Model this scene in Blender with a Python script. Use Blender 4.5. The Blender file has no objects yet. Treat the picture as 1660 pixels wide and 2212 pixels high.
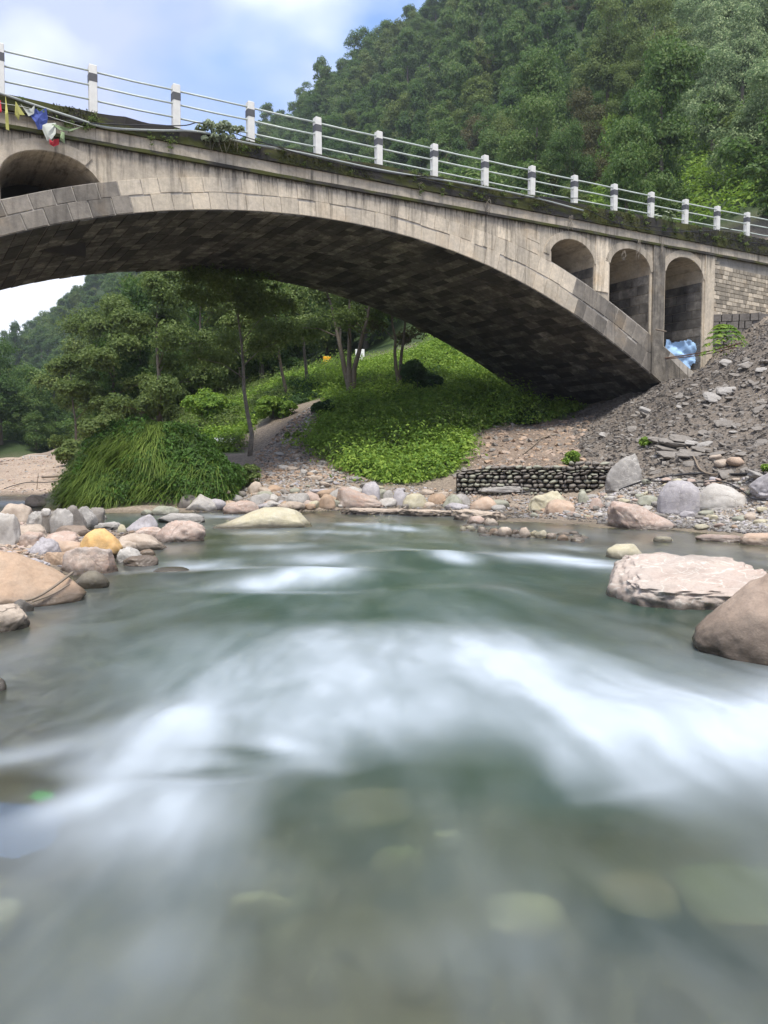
import bpy, bmesh, math, random
import numpy as np
from mathutils import Vector, Matrix

S = bpy.context.scene
COL = S.collection
rng = np.random.default_rng(7)
random.seed(7)

# ------------------------------------------------------------------ camera, sky, sun, exposure
CH = 1.25                       # camera height above the water
PITCH = 0.0639
FD, CX, CY = 1660., 830., 1106. # focal length and centre in the units used to read positions off the photograph
cam = bpy.data.cameras.new('camera'); camo = bpy.data.objects.new('camera', cam); COL.objects.link(camo)
cam.sensor_fit = 'VERTICAL'; cam.sensor_height = 36; cam.lens = 36 * FD / 2212.
cam.clip_start = .05; cam.clip_end = 3000
camo.location = (0, 0, CH); camo.rotation_euler = (math.pi / 2 - PITCH, 0, 0)
S.camera = camo

SUN = Vector((0.04, -0.38, 0.92)).normalized()
w = bpy.data.worlds.new('World'); S.world = w; w.use_nodes = True
nt = w.node_tree; nt.nodes.clear()
def N(t, typ, **kw):
    n = t.nodes.new(typ)
    for k, v in kw.items():
        if k.startswith('i_'):
            n.inputs[k[2:].replace('_', ' ')].default_value = v
        else:
            setattr(n, k, v)
    return n
sky = N(nt, 'ShaderNodeTexSky', sky_type='NISHITA', sun_disc=False,
        sun_elevation=math.asin(SUN.z), sun_rotation=math.atan2(SUN.x, SUN.y), air_density=1.3, dust_density=.6, ozone_density=2.0)
tc = N(nt, 'ShaderNodeTexCoord')
mp = N(nt, 'ShaderNodeMapping'); mp.inputs['Scale'].default_value = (1.0, 1.0, 1.7); mp.inputs['Location'].default_value = (-4.16, .92, -.76)
n1 = N(nt, 'ShaderNodeTexNoise', noise_dimensions='3D'); n1.inputs['Scale'].default_value = 2.3; n1.inputs['Detail'].default_value = 7; n1.inputs['Roughness'].default_value = .42; n1.inputs['Distortion'].default_value = .25
n2 = N(nt, 'ShaderNodeTexNoise', noise_dimensions='3D'); n2.inputs['Scale'].default_value = 4.2; n2.inputs['Detail'].default_value = 6; n2.inputs['Roughness'].default_value = .4
r1 = N(nt, 'ShaderNodeValToRGB'); r1.color_ramp.elements[0].position = .33; r1.color_ramp.elements[1].position = .45
r2 = N(nt, 'ShaderNodeValToRGB'); r2.color_ramp.elements[0].position = .43; r2.color_ramp.elements[1].position = .57
r2.color_ramp.elements[0].color = (4.1, 4.7, 7.0, 1); r2.color_ramp.elements[1].color = (7.7, 8.1, 9.0, 1)
mx = N(nt, 'ShaderNodeMix', data_type='RGBA')
gain = N(nt, 'ShaderNodeMix', data_type='RGBA', blend_type='MULTIPLY'); gain.inputs[0].default_value = 1; gain.inputs[7].default_value = (1.15, 1.35, 1.7, 1)
bg = N(nt, 'ShaderNodeBackground'); bg.inputs['Strength'].default_value = .075
wo = N(nt, 'ShaderNodeOutputWorld')
L = nt.links.new
L(tc.outputs['Generated'], mp.inputs['Vector']); L(mp.outputs[0], n1.inputs['Vector']); L(mp.outputs[0], n2.inputs['Vector'])
L(n1.outputs['Fac'], r1.inputs[0]); L(n2.outputs['Fac'], r2.inputs[0])
L(sky.outputs[0], gain.inputs[6])
L(r1.outputs[0], mx.inputs[0]); L(gain.outputs[2], mx.inputs[6]); L(r2.outputs[0], mx.inputs[7])
L(mx.outputs[2], bg.inputs[0]); L(bg.outputs[0], wo.inputs[0])

sun = bpy.data.lights.new('sun', 'SUN'); suno = bpy.data.objects.new('sun', sun); COL.objects.link(suno)
sun.energy = 2.8; sun.angle = math.radians(22); sun.color = (1, .95, .87)
suno.rotation_euler = (-SUN).to_track_quat('-Z', 'Y').to_euler()
S.view_settings.view_transform = 'Standard'; S.view_settings.look = 'None'
S.view_settings.gamma = 1; S.view_settings.use_curve_mapping = False
S.view_settings.exposure = 1.08
S.cycles.use_denoising = True
S.cycles.max_bounces = 8; S.cycles.transparent_max_bounces = 12; S.cycles.diffuse_bounces = 4
S.cycles.volume_bounces = 0
S.cycles.caustics_reflective = False
S.cycles.sample_clamp_indirect = 6

# ------------------------------------------------------------------ reading positions
CT, ST = math.cos(PITCH), math.sin(PITCH)
def ray(px, py):
    u = (px - CX) / FD; v = -(py - CY) / FD
    return np.array([u, CT + v * ST, v * CT - ST])
def at(px, py, Y):                      # the point seen at px,py at ground distance Y
    r = ray(px, py); return np.array([0, 0, CH]) + r * (Y / r[1])
def hitz(px, py, z=0.):                 # the point seen at px,py on the level z
    r = ray(px, py); return np.array([0, 0, CH]) + r * ((z - CH) / r[2])
def topix(P):
    P = np.asarray(P, float); x, y, z = P[..., 0], P[..., 1], P[..., 2] - CH
    d = y * CT - z * ST; u = y * ST + z * CT
    return CX + FD * x / d, CY - FD * u / d, d

# ------------------------------------------------------------------ noise
def _h(i, j, k, s):
    n = (i * 374761393 + j * 668265263 + k * 2147483647 + s * 1274126177) & 0xffffffff
    n = ((n ^ (n >> 13)) * 1274126177) & 0xffffffff
    n = (n ^ (n >> 16)) & 0xffff
    return n / 65535. * 2 - 1
def vn(P, s=0):
    P = np.asarray(P, float); f = np.floor(P); t = P - f; f = f.astype(np.int64); t = t * t * (3 - 2 * t)
    i, j, k = f[..., 0], f[..., 1], f[..., 2]; a, b, c = t[..., 0], t[..., 1], t[..., 2]
    r = 0
    for di in (0, 1):
        for dj in (0, 1):
            for dk in (0, 1):
                r = r + _h(i + di, j + dj, k + dk, s) * (a if di else 1 - a) * (b if dj else 1 - b) * (c if dk else 1 - c)
    return r
def fbm(P, o=4, s=0, g=.5):
    P = np.asarray(P, float); r = 0; a = 1.
    for q in range(o):
        r = r + a * vn(P * 2 ** q + 17.3 * q, s + q); a *= g
    return r
def P3(x, y, z=0.):
    x = np.asarray(x, float); return np.stack([x, np.broadcast_to(y, x.shape), np.broadcast_to(z, x.shape)], -1)
def sstep(a, b, x):
    t = np.clip((x - a) / (b - a), 0, 1); return t * t * (3 - 2 * t)

# ------------------------------------------------------------------ mesh helpers
def fast(name, V, F, mats, smooth=False, midx=None, attrs=None):
    V = np.ascontiguousarray(V, dtype=np.float32); F = np.ascontiguousarray(F, dtype=np.int32)
    k = F.shape[1]
    me = bpy.data.meshes.new(name)
    me.vertices.add(len(V)); me.vertices.foreach_set('co', V.ravel())
    me.loops.add(F.size); me.loops.foreach_set('vertex_index', F.ravel())
    me.polygons.add(len(F)); me.polygons.foreach_set('loop_start', np.arange(len(F), dtype=np.int32) * k)
    if midx is not None: me.polygons.foreach_set('material_index', np.ascontiguousarray(midx, dtype=np.int32))
    me.polygons.foreach_set('use_smooth', np.full(len(F), bool(smooth)))
    for m in (mats if isinstance(mats, (list, tuple)) else [mats]): me.materials.append(m)
    if attrs:
        for an, (ty, arr) in attrs.items():
            a = me.attributes.new(an, ty, 'POINT')
            a.data.foreach_set('color' if ty == 'FLOAT_COLOR' else 'value', np.ascontiguousarray(arr, dtype=np.float32).ravel())
    me.update(calc_edges=True)
    return me
def ob(name, me, parent=None, loc=(0, 0, 0), rz=0, label=None, cat=None, group=None, kind=None):
    o = bpy.data.objects.new(name, me); COL.objects.link(o)
    o.location = [float(c) for c in loc]; o.rotation_euler = (0, 0, rz)
    if parent: o.parent = parent
    for k, v in (('label', label), ('category', cat), ('group', group), ('kind', kind)):
        if v: o[k] = v
    return o
def py(name, V, F, mat, smooth=False):
    me = bpy.data.meshes.new(name); me.from_pydata([tuple(map(float, v)) for v in V], [], [tuple(f) for f in F])
    for m in (mat if isinstance(mat, (list, tuple)) else [mat]): me.materials.append(m)
    me.polygons.foreach_set('use_smooth', [smooth] * len(F)); me.update(); return me
BOXF = [(0, 3, 2, 1), (4, 5, 6, 7), (0, 1, 5, 4), (1, 2, 6, 5), (2, 3, 7, 6), (3, 0, 4, 7)]
def box(x0, x1, y0, y1, z0, z1):
    return [(x0, y0, z0), (x1, y0, z0), (x1, y1, z0), (x0, y1, z0), (x0, y0, z1), (x1, y0, z1), (x1, y1, z1), (x0, y1, z1)], list(BOXF)
def join(parts):
    V = []; F = []
    for v, f in parts:
        b = len(V); V += list(v); F += [tuple(i + b for i in q) for q in f]
    return V, F
def tube(pts, rad, n=8):
    pts = np.asarray(pts, float); rad = np.broadcast_to(rad, (len(pts),))
    V = []; F = []
    T = np.gradient(pts, axis=0); T /= np.linalg.norm(T, axis=1)[:, None] + 1e-9
    up = np.array([0, 0, 1.]) if abs(T[0][2]) < .8 else np.array([1., 0, 0])
    for i, (p, t, r) in enumerate(zip(pts, T, rad)):
        a = np.cross(t, up); a /= np.linalg.norm(a) + 1e-9; b = np.cross(t, a)
        if i and np.dot(a, pa) < 0 and False: a = -a
        pa = a; up = -b if False else up
        for k in range(n):
            an = 2 * math.pi * k / n; V.append(p + r * (math.cos(an) * a + math.sin(an) * b))
    for i in range(len(pts) - 1):
        for k in range(n):
            F.append((i * n + k, i * n + (k + 1) % n, (i + 1) * n + (k + 1) % n, (i + 1) * n + k))
    F.append(tuple(range(n))[::-1]); F.append(tuple((len(pts) - 1) * n + k for k in range(n)))
    return V, F
def curve(pts, m=6):
    pts = np.asarray(pts, float); out = []
    P = np.vstack([2 * pts[0] - pts[1], pts, 2 * pts[-1] - pts[-2]])
    for i in range(1, len(P) - 2):
        for t in np.arange(m) / m:
            out.append(.5 * (2 * P[i] + (P[i + 1] - P[i - 1]) * t + (2 * P[i - 1] - 5 * P[i] + 4 * P[i + 1] - P[i + 2]) * t * t + (3 * P[i] - 3 * P[i + 1] + P[i + 2] - P[i - 1]) * t ** 3))
    out.append(pts[-1]); return np.array(out)

# ------------------------------------------------------------------ materials
class M:
    """tiny node-tree writer"""
    def __init__(s, name):
        s.m = bpy.data.materials.new(name); s.m.use_nodes = True; s.t = s.m.node_tree; s.t.nodes.clear()
        s.out = s.t.nodes.new('ShaderNodeOutputMaterial')
    def n(s, typ, ins=None, **kw):
        n = s.t.nodes.new(typ)
        for k, v in kw.items(): setattr(n, k, v)
        for k, v in (ins or {}).items():
            if isinstance(v, bpy.types.NodeSocket): s.t.links.new(v, n.inputs[k])
            else: n.inputs[k].default_value = v
        return n
    def pos(s): return s.n('ShaderNodeNewGeometry').outputs['Position']
    def obj(s): return s.n('ShaderNodeTexCoord').outputs['Object']
    def rand(s): return s.n('ShaderNodeObjectInfo').outputs['Random']
    def isl(s): return s.n('ShaderNodeNewGeometry').outputs['Random Per Island']
    def attr(s, a): return s.n('ShaderNodeAttribute', attribute_name=a)
    def vmap(s, v, scale=(1, 1, 1), loc=(0, 0, 0), rot=(0, 0, 0)):
        return s.n('ShaderNodeMapping', {'Vector': v, 'Scale': scale, 'Location': loc, 'Rotation': rot}).outputs[0]
    def noise(s, v, scale, det=5, rough=.55, dist=0.):
        return s.n('ShaderNodeTexNoise', {'Vector': v, 'Scale': scale, 'Detail': det, 'Roughness': rough, 'Distortion': dist}).outputs['Fac']
    def ramp(s, f, a, b, c0=(0, 0, 0, 1), c1=(1, 1, 1, 1)):
        n = s.n('ShaderNodeValToRGB', {0: f}); e = n.color_ramp.elements
        e[0].position = a; e[1].position = b; e[0].color = c0 if len(c0) == 4 else (*c0, 1); e[1].color = c1 if len(c1) == 4 else (*c1, 1)
        return n.outputs[0]
    def ramps(s, f, stops):
        n = s.n('ShaderNodeValToRGB', {0: f}); cr = n.color_ramp
        while len(cr.elements) < len(stops): cr.elements.new(.5)
        for e, (p, c) in zip(cr.elements, stops): e.position = p; e.color = (*c, 1)
        return n.outputs[0]
    def rng(s, v, a, b, c=0., d=1.):
        return s.n('ShaderNodeMapRange', {0: v, 1: a, 2: b, 3: c, 4: d}).outputs[0]
    def mix(s, f, a, b, bt='MIX'):
        if not isinstance(a, bpy.types.NodeSocket) and len(a) == 3: a = (*a, 1)
        if not isinstance(b, bpy.types.NodeSocket) and len(b) == 3: b = (*b, 1)
        return s.n('ShaderNodeMix', {0: f, 6: a, 7: b}, data_type='RGBA', blend_type=bt).outputs[2]
    def mth(s, op, a, b=0.):
        return s.n('ShaderNodeMath', {0: a, 1: b}, operation=op).outputs[0]
    def sep(s, v, c): return s.n('ShaderNodeSeparateXYZ', {0: v}).outputs[c]
    def bump(s, h, strength=.5, dist=.02):
        return s.n('ShaderNodeBump', {'Height': h, 'Strength': strength, 'Distance': dist}).outputs[0]
    def done(s, col, rough=.8, normal=None, spec=.3, trans=None, metal=0.):
        b = s.n('ShaderNodeBsdfPrincipled', {'Base Color': col if isinstance(col, bpy.types.NodeSocket) else (*col[:3], 1), 'Roughness': rough, 'Specular IOR Level': spec, 'Metallic': metal})
        if normal is not None: s.t.links.new(normal, b.inputs['Normal'])
        sh = b.outputs[0]
        if trans is not None:
            tr = s.n('ShaderNodeBsdfTranslucent', {'Color': trans})
            sh = s.n('ShaderNodeMixShader', {0: .32, 1: sh, 2: tr.outputs[0]}).outputs[0]
        s.t.links.new(sh, s.out.inputs[0]); return s.m

def plain(name, c, rough=.6, v=.15, scale=8, bump=.0, spec=.3, metal=0.):
    m = M(name); n = m.noise(m.obj(), scale, 5)
    col = m.mix(n, tuple(x * (1 - v) for x in c), tuple(min(1, x * (1 + v)) for x in c))
    nb = m.bump(n, bump, .02) if bump else None
    return m.done(col, rough, nb, spec, metal=metal)

def rock_mat(name, c1, c2, c3, vein=0., vs=6., bands=0., crack=.4, sc=1.6, rough=.75, bdir=(.25, .15, 1), wetz=.075):
    m = M(name); o = m.obj(); r = m.rand()
    off = m.n('ShaderNodeCombineXYZ', {0: m.mth('MULTIPLY', r, 37.), 1: m.mth('MULTIPLY', r, 11.), 2: 0.}).outputs[0]
    v = m.n('ShaderNodeVectorMath', {0: o, 1: off}, operation='ADD').outputs[0]
    a = m.noise(v, sc, 6, .6, .6); b = m.noise(v, sc * 5, 8, .65)
    col = m.mix(m.ramp(a, .35, .65), c1, c2)
    col = m.mix(m.mth('MULTIPLY', m.ramp(b, .45, .75), .55), col, c3)
    if bands:
        bv = m.vmap(v, tuple(x * vs for x in bdir)); bn = m.noise(bv, 1.6, 5, .6, .9)
        col = m.mix(m.mth('MULTIPLY', m.ramp(bn, .42, .62), bands), col, c3)
    if vein:
        vv = m.noise(m.vmap(v, (1, 1, 1.4)), vs * .45, 4, .5, 1.8)
        ln = m.mth('ABSOLUTE', m.mth('SUBTRACT', vv, .5))
        col = m.mix(m.mth('MULTIPLY', m.rng(ln, .0, .018, 1, 0), vein), col, (.62, .58, .52))
    fine = m.noise(v, 45, 6, .7)
    col = m.mix(m.mth('MULTIPLY', m.rng(fine, .3, .7, 0, 1), .35), col, (.05, .045, .04), 'MIX') if False else m.mix(.35, col, m.ramp(fine, .25, .75, (.45, .43, .4), (1.25, 1.22, 1.2)), 'MULTIPLY')
    dv = m.n('ShaderNodeVectorMath', {0: v, 1: m.n('ShaderNodeVectorMath', {0: m.n('ShaderNodeTexNoise', {'Vector': v, 'Scale': 3.5, 'Detail': 4}).outputs['Color'], 1: (.35, .35, .35)}, operation='MULTIPLY').outputs[0]}, operation='ADD').outputs[0]
    ckd = m.n('ShaderNodeTexVoronoi', {'Vector': m.vmap(dv, (1, 1, 1.5)), 'Scale': 1.7}, feature='DISTANCE_TO_EDGE').outputs['Distance']; cl = m.mth('MULTIPLY', m.rng(ckd, .0, .018, 1, 0), m.rng(m.noise(v, 1.2, 2), .42, .6, 0, 1))
    stn = m.ramp(m.noise(m.vmap(v, (1, 1, .5), loc=(3, 1, 4)), 2.1, 6, .7), .50, .68); col = m.mix(m.mth('MULTIPLY', stn, .32), col, (.12, .105, .085))
    col = m.mix(m.mth('MULTIPLY', cl, crack), col, (.05, .042, .035))
    wz = m.sep(m.pos(), 2); wn = m.noise(m.pos(), 3., 3)
    wl = m.mth('SUBTRACT', wz, m.mth('MULTIPLY', wn, .10))
    wet = m.rng(wl, -.02, wetz, 1, 0)
    col = m.mix(m.mth('MULTIPLY', wet, .78), col, (.035, .03, .022))
    ro = m.rng(wet, 0, 1, rough, .25)
    h = m.mth('ADD', m.mth('MULTIPLY', b, .7), m.mth('ADD', m.mth('MULTIPLY', fine, .35), m.mth('MULTIPLY', cl, -.6 * crack)))
    return m.done(col, ro, m.bump(h, .55, .03), .35)

RK = rock_mat
ROCK = {
 'tan': rock_mat('rock_tan', (.40, .285, .195), (.32, .225, .155), (.45, .35, .26), crack=.15),
 'cream': rock_mat('rock_cream', (.44, .37, .30), (.36, .29, .23), (.50, .44, .37), crack=.7),
 'white': rock_mat('rock_white', (.46, .44, .41), (.37, .345, .31), (.52, .50, .47), vein=.3, crack=.4),
 'grey': rock_mat('rock_grey', (.31, .295, .275), (.23, .22, .205), (.40, .38, .355), vein=.5, bands=.35, crack=.3),
 'lilac': rock_mat('rock_lilac', (.37, .35, .365), (.29, .275, .285), (.46, .44, .45), vein=.3, bands=.3, crack=.25),
 'pink': rock_mat('rock_pink', (.42, .30, .24), (.35, .26, .215), (.44, .38, .335), vein=.4, bands=.45, crack=.4),
 'rust': rock_mat('rock_rust', (.37, .25, .19), (.43, .35, .29), (.30, .27, .25), vein=.3, bands=.6, crack=.3),
 'orange': rock_mat('rock_orange', (.66, .43, .17), (.60, .36, .15), (.66, .48, .28), crack=.05),
 'peach': rock_mat('rock_peach', (.46, .33, .24), (.40, .30, .225), (.48, .42, .35), crack=.2),
 'yellow': rock_mat('rock_yellow', (.46, .42, .29), (.38, .34, .23), (.48, .46, .38), bands=.3, crack=.15),
 'green': rock_mat('rock_green', (.32, .32, .25), (.25, .255, .20), (.40, .40, .35), crack=.3),
 'olive': rock_mat('rock_olive', (.18, .16, .12), (.13, .115, .085), (.23, .21, .17), crack=.1),
 'slab': rock_mat('rock_slab', (.43, .33, .275), (.38, .335, .30), (.50, .44, .38), vein=.75, vs=4., bands=.4, crack=.15, sc=1.1, bdir=(.9, .25, .1)),
 'umber': rock_mat('rock_umber', (.33, .25, .19), (.25, .19, .15), (.40, .315, .25), bands=.55, vs=2.2, crack=.15, bdir=(.35, .2, 1.0), wetz=.26),
 'shale': rock_mat('rock_shale', (.235, .215, .19), (.155, .14, .125), (.31, .285, .255), crack=.2, sc=4),
 'dark': rock_mat('rock_dark', (.15, .135, .12), (.10, .09, .08), (.22, .20, .18), bands=.4, crack=.3),
}

def leaf_mat(name, cols, trans, hue=.25, rough=.6):
    m = M(name); r = m.isl(); ir = m.rand()
    n = m.noise(m.pos(), .9, 3)
    f = m.mth('ADD', m.mth('MULTIPLY', r, .55), m.mth('ADD', m.mth('MULTIPLY', ir, hue), m.mth('MULTIPLY', m.mth('SUBTRACT', n, .5), .5)))
    col = m.ramps(f, [(i / (len(cols) - 1) * .9, c) for i, c in enumerate(cols)])
    return m.done(col, rough, None, .25, trans=trans)
LEAF_FOREST = leaf_mat('leaf_forest', [(.018, .042, .014), (.045, .092, .025), (.085, .145, .036), (.145, .195, .055)], (.13, .24, .05, 1), .55)
LEAF_YEL = leaf_mat('leaf_yellow_green', [(.065, .105, .028), (.11, .16, .042), (.16, .205, .055), (.20, .22, .07)], (.16, .22, .05, 1))
LEAF_BROWN = leaf_mat('leaf_brown', [(.06, .075, .03), (.095, .10, .038), (.14, .12, .05)], (.15, .13, .05, 1))
LEAF_SILVER = leaf_mat('leaf_silver', [(.16, .22, .09), (.27, .34, .15), (.40, .46, .24)], (.16, .26, .13, 1))
LEAF_NEAR = leaf_mat('leaf_near_tree', [(.05, .08, .025), (.095, .14, .04), (.15, .195, .055), (.22, .25, .09)], (.20, .28, .07, 1))
LEAF_SLOPE = leaf_mat('leaf_slope', [(.06, .13, .022), (.14, .24, .036), (.26, .37, .06), (.39, .46, .10)], (.26, .40, .05, 1), .1)
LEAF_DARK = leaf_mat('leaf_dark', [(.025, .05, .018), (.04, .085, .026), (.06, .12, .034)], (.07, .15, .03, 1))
LEAF_SILK = leaf_mat('leaf_dusty', [(.22, .26, .16), (.34, .39, .26), (.48, .52, .40)], (.2, .26, .12, 1))
GRASS = leaf_mat('grass_blade', [(.06, .11, .02), (.12, .19, .035), (.20, .27, .055), (.28, .31, .10)], (.22, .32, .05, 1), .1)
BARK = rock_mat('bark', (.16, .13, .10), (.10, .085, .065), (.24, .215, .18), crack=.5, sc=3)
BARK_PALE = rock_mat('bark_pale', (.27, .235, .19), (.15, .13, .105), (.36, .33, .28), crack=.5, sc=5)

# ------------------------------------------------------------------ the bridge's line
A = 0.5588; Y0 = 23.62; BW = 7.673
CA, SA = math.cos(A), math.sin(A)
AC = [0.1308, -0.0756, -0.133, -1.9891, -0.4575, 6.9892]
def zint(s):
    s = np.asarray(s, float); z = np.polyval(AC, np.clip(s, -14, 17) / 10) + CH
    z = z - .68 * np.maximum(-14 - s, 0) * 1.05 - .42 * np.maximum(s - 17, 0); return z
def zthk(s): s = np.asarray(s, float); return np.interp(s, [-18, -10, -4, 2, 6.75, 12, 15], [1.2, .82, .85, .9, 1.30, 1.5, 1.6])
def zext(s): return zint(s) + zthk(s)
def zdeck(s): return 8.80 + .042 * np.asarray(s, float) + CH
def zband(s): return 8.34 + .030 * np.asarray(s, float) + CH
def zgroove(s): return 7.96 + .030 * np.asarray(s, float) + CH
def bw(s, w_, z): return np.array([s * CA - w_ * SA, Y0 + s * SA + w_ * CA, z])
def unb(px, py, w_=0.):                 # local s,z on the bridge face seen at px,py
    r = ray(px, py); nx, ny = -SA, CA; t = (w_ + Y0 * ny) / (r[0] * nx + r[1] * ny); P = r * t
    return P[0] * CA + (P[1] - Y0) * SA, P[2] + CH

# ------------------------------------------------------------------ the ground
ctrl = []
def shf(px, py, Y):                     # the far shore lies a little deeper left of the shale heap
    return Y + (1.7 * float(sstep(1460, 1250, px)) if 17 < Y < 31 and py > 895 and px > 440 else 0.)
def c(px, py, Y, dz=0.): p = at(px, py, shf(px, py, Y)); ctrl.append((p[0], p[1], p[2] + dz))
def cz(px, py, z): p = hitz(px, py, 0.); ctrl.append((p[0], p[1], z))
def cw(x, y, z): ctrl.append((x, y, z))
for q in [(830, 2212), (200, 2000), (1500, 2000), (830, 1500), (450, 1450), (1300, 1450), (700, 1220), (1000, 1220), (830, 1700), (1250, 1260), (560, 1300)]: cz(*q, -.5)
for q in [(700, 1150), (900, 1160), (520, 1160), (450, 1200)]: cz(*q, -.38)
for q in [(1150, 1160), (1400, 1175), (1600, 1195), (1250, 1150)]: cz(*q, -.13)
for q in [(40, 1420), (60, 1600), (100, 1350), (-60, 1800), (1650, 1420), (250, 1250), (370, 1190)]: cz(*q, -.18)
for x, y, z in [(0, -12, -.5), (-3, -12, -.3), (4, -12, -.3), (-12, -12, 1.5), (12, -12, 1.5), (-5, 0, .4), (-8, 3, 1.2), (6, 0, .5), (9, 4, 1.3), (4.4, 4.5, -.1), (-3.1, 3.0, -.1),
                (-4.6, 6, .35), (-8, 7.5, .9), (-15, 8, 2.6), (-16, 14.6, 3.2), (-25, 20, 4.5), (-45, 40, 6), (-22, 28, 1.2), (9, 9, .6), (14, 12, 2.2), (25, 18, 7)]: cw(x, y, z)
for q in [(60, 1250), (150, 1200), (40, 1180), (230, 1175), (320, 1150), (120, 1140)]: cz(*q, .06)
for q in [(280, 1122), (230, 1128), (340, 1118), (0, 1092), (60, 1085), (-120, 1090), (330, 1128)]: cz(*q, -.35)
cw(-14, 24, -.3); cw(-19, 30, -.2); cw(-12, 20.5, -.3)
for q in [(0, 1070), (100, 1066), (-250, 1066), (160, 1066)]: cz(*q, .08)
c(0, 1003, 44); c(-250, 1003, 44); c(140, 1017, 38); c(60, 1040, 34); c(240, 1030, 34); c(100, 1000, 60)
for q in [(180, 1100), (390, 1100), (300, 1105)]: cz(*q, .1)
c(540, 1045, 21.5); c(500, 1085, 20); cz(420, 1104, .05); cz(600, 1103, .05); cz(720, 1102, .05); cz(860, 1101, .05); cz(1000, 1106, .04); cz(1090, 1120, .03); cz(1200, 1124, .04); cz(1300, 1134, .03)
c(480, 1010, 25); c(350, 990, 28); c(250, 1000, 29)
c(620, 1050, 21); c(640, 960, 27); c(700, 878, 33); c(560, 975, 29.5); c(580, 915, 33); c(700, 1055, 20.8); c(740, 1010, 23.5)
c(810, 1044, 21.6); c(690, 965, 27); c(1000, 1012, 22.6); c(850, 870, 35); c(950, 750, 43); c(1050, 850, 34); c(1150, 905, 37); c(1010, 970, 24.5); c(880, 950, 27.5); c(1080, 810, 40); c(900, 1062, 20.8)
c(1040, 932, 27); c(1180, 917, 29.5); c(1280, 912, 28.5); c(1010, 1006, 22.2); c(1150, 1008, 20.7); c(1300, 1000, 20.6); c(1230, 960, 24)
c(1000, 1075, 19.9); c(1150, 1078, 19.3); c(1290, 1076, 18.8); c(1080, 1078, 19.5)
c(1330, 1045, 18.4); c(1450, 1030, 17.2); c(1660, 1015, 16); c(1850, 1000, 15); c(1400, 950, 21.5); c(1520, 930, 20.6); c(1660, 870, 20); c(1450, 855, 25.2); c(1360, 893, 26.5); c(1560, 778, 25.2); c(1660, 718, 24.6); c(1800, 640, 24); c(2000, 560, 23)
cw(13.2, 28.2, 4.7); cw(16.5, 27.9, 5.6); cw(10.8, 29.6, 4.4); cw(15.4, 32.2, 7.35); cw(19, 34.5, 7.6); cw(20, 30.5, 7.7); cw(12.3, 30.6, 4.3); cw(25, 33, 9); cw(35, 40, 12)
c(1500, 1100, 16.4); c(1660, 1120, 14.6); c(1400, 1125, 16); cz(1500, 1146, .03); cz(1660, 1162, .03); cz(1800, 1170, .2); c(1620, 1060, 16)
c(400, 890, 52); c(200, 985, 62); c(560, 860, 46); c(700, 800, 47); c(840, 792, 46); c(620, 825, 44); c(1000, 745, 50); c(1150, 640, 56); c(1400, 480, 60); c(1660, 430, 56); c(60, 998, 85); c(250, 965, 78); c(450, 890, 68); c(-300, 990, 80)
c(0, 985, 150); c(120, 985, 115); c(300, 915, 115); c(500, 800, 105); c(800, 620, 100); c(1100, 420, 100); c(1280, 370, 84); c(1400, 300, 92); c(1660, 230, 84); c(2000, 200, 75)
c(0, 925, 230); c(150, 870, 195); c(350, 730, 190); c(600, 530, 175); c(900, 330, 160); c(1200, 120, 145); c(1660, 20, 125); c(2100, 0, 110)
for q in [(-300, 930, 420), (0, 790, 400), (60, 765, 380), (200, 640, 340), (400, 462, 310), (610, 290, 290), (760, 188, 270), (860, 112, 255), (935, 48, 245), (1200, -200, 230), (1660, -450, 215), (2200, -700, 200)]: c(*q)
for x in (-400, -250, -100, 0, 150, 300): cw(x, 560, 60 + .12 * (x + 400))
cw(-300, 200, 30); cw(-500, 400, 60); cw(300, 100, 90); cw(400, 300, 160); cw(60, -60, 12); cw(-60, -60, 12); cw(0, -60, -.3); cw(-500, 700, 30); cw(400, 700, 80); cw(100, 40, 30); cw(120, -20, 25); cw(-120, 20, 20)
ctrl = np.array(ctrl)
def warp(x, y):  # compress far distances so that near and far points weigh alike
    r = np.hypot(x, y + 25) + 1e-6; k = 40 * np.log1p(r / 40) / r
    return np.stack([x * k, (y + 25) * k], -1)
_cp = warp(ctrl[:, 0], ctrl[:, 1])
_D = np.linalg.norm(_cp[:, None] - _cp[None], axis=-1)
_n = len(ctrl); _K = np.zeros((_n + 3, _n + 3)); _K[:_n, :_n] = _D + np.eye(_n) * -.02
_K[:_n, _n] = 1; _K[:_n, _n + 1:] = _cp; _K[_n:, :_n] = _K[:_n, _n:].T
_w = np.linalg.solve(_K, np.concatenate([ctrl[:, 2], [0, 0, 0]]))
MND = at(318, 1090, 22.3)
def ground_s(x, y):
    x = np.asarray(x, float); y = np.asarray(y, float); sh = x.shape; q = warp(x.ravel(), y.ravel())
    out = np.empty(len(q))
    for i in range(0, len(q), 20000):
        d = np.linalg.norm(q[i:i + 20000, None] - _cp[None], axis=-1)
        out[i:i + 20000] = d @ _w[:_n] + _w[_n] + q[i:i + 20000] @ _w[_n + 1:]
    return out.reshape(sh)
def mound(x, y):
    dx = x - MND[0]; dy = y - MND[1]
    u = dx / np.where(dx < 0, 1.95, 2.6); v = dy / 2.0
    r = (np.abs(u) ** 2.8 + np.abs(v) ** 2.6) ** (1 / 2.7) * (1 + .10 * vn(P3(x * .8, y * .8, 7)))
    t = np.clip(1 - r ** 2.4, 0, 1) ** .62
    return t * (2.0 - .10 * dx) * (1 + .13 * vn(P3(x * .9, y * .9, 3)) + .07 * vn(P3(x * 2.6, y * 2.6, 5)))
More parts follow.
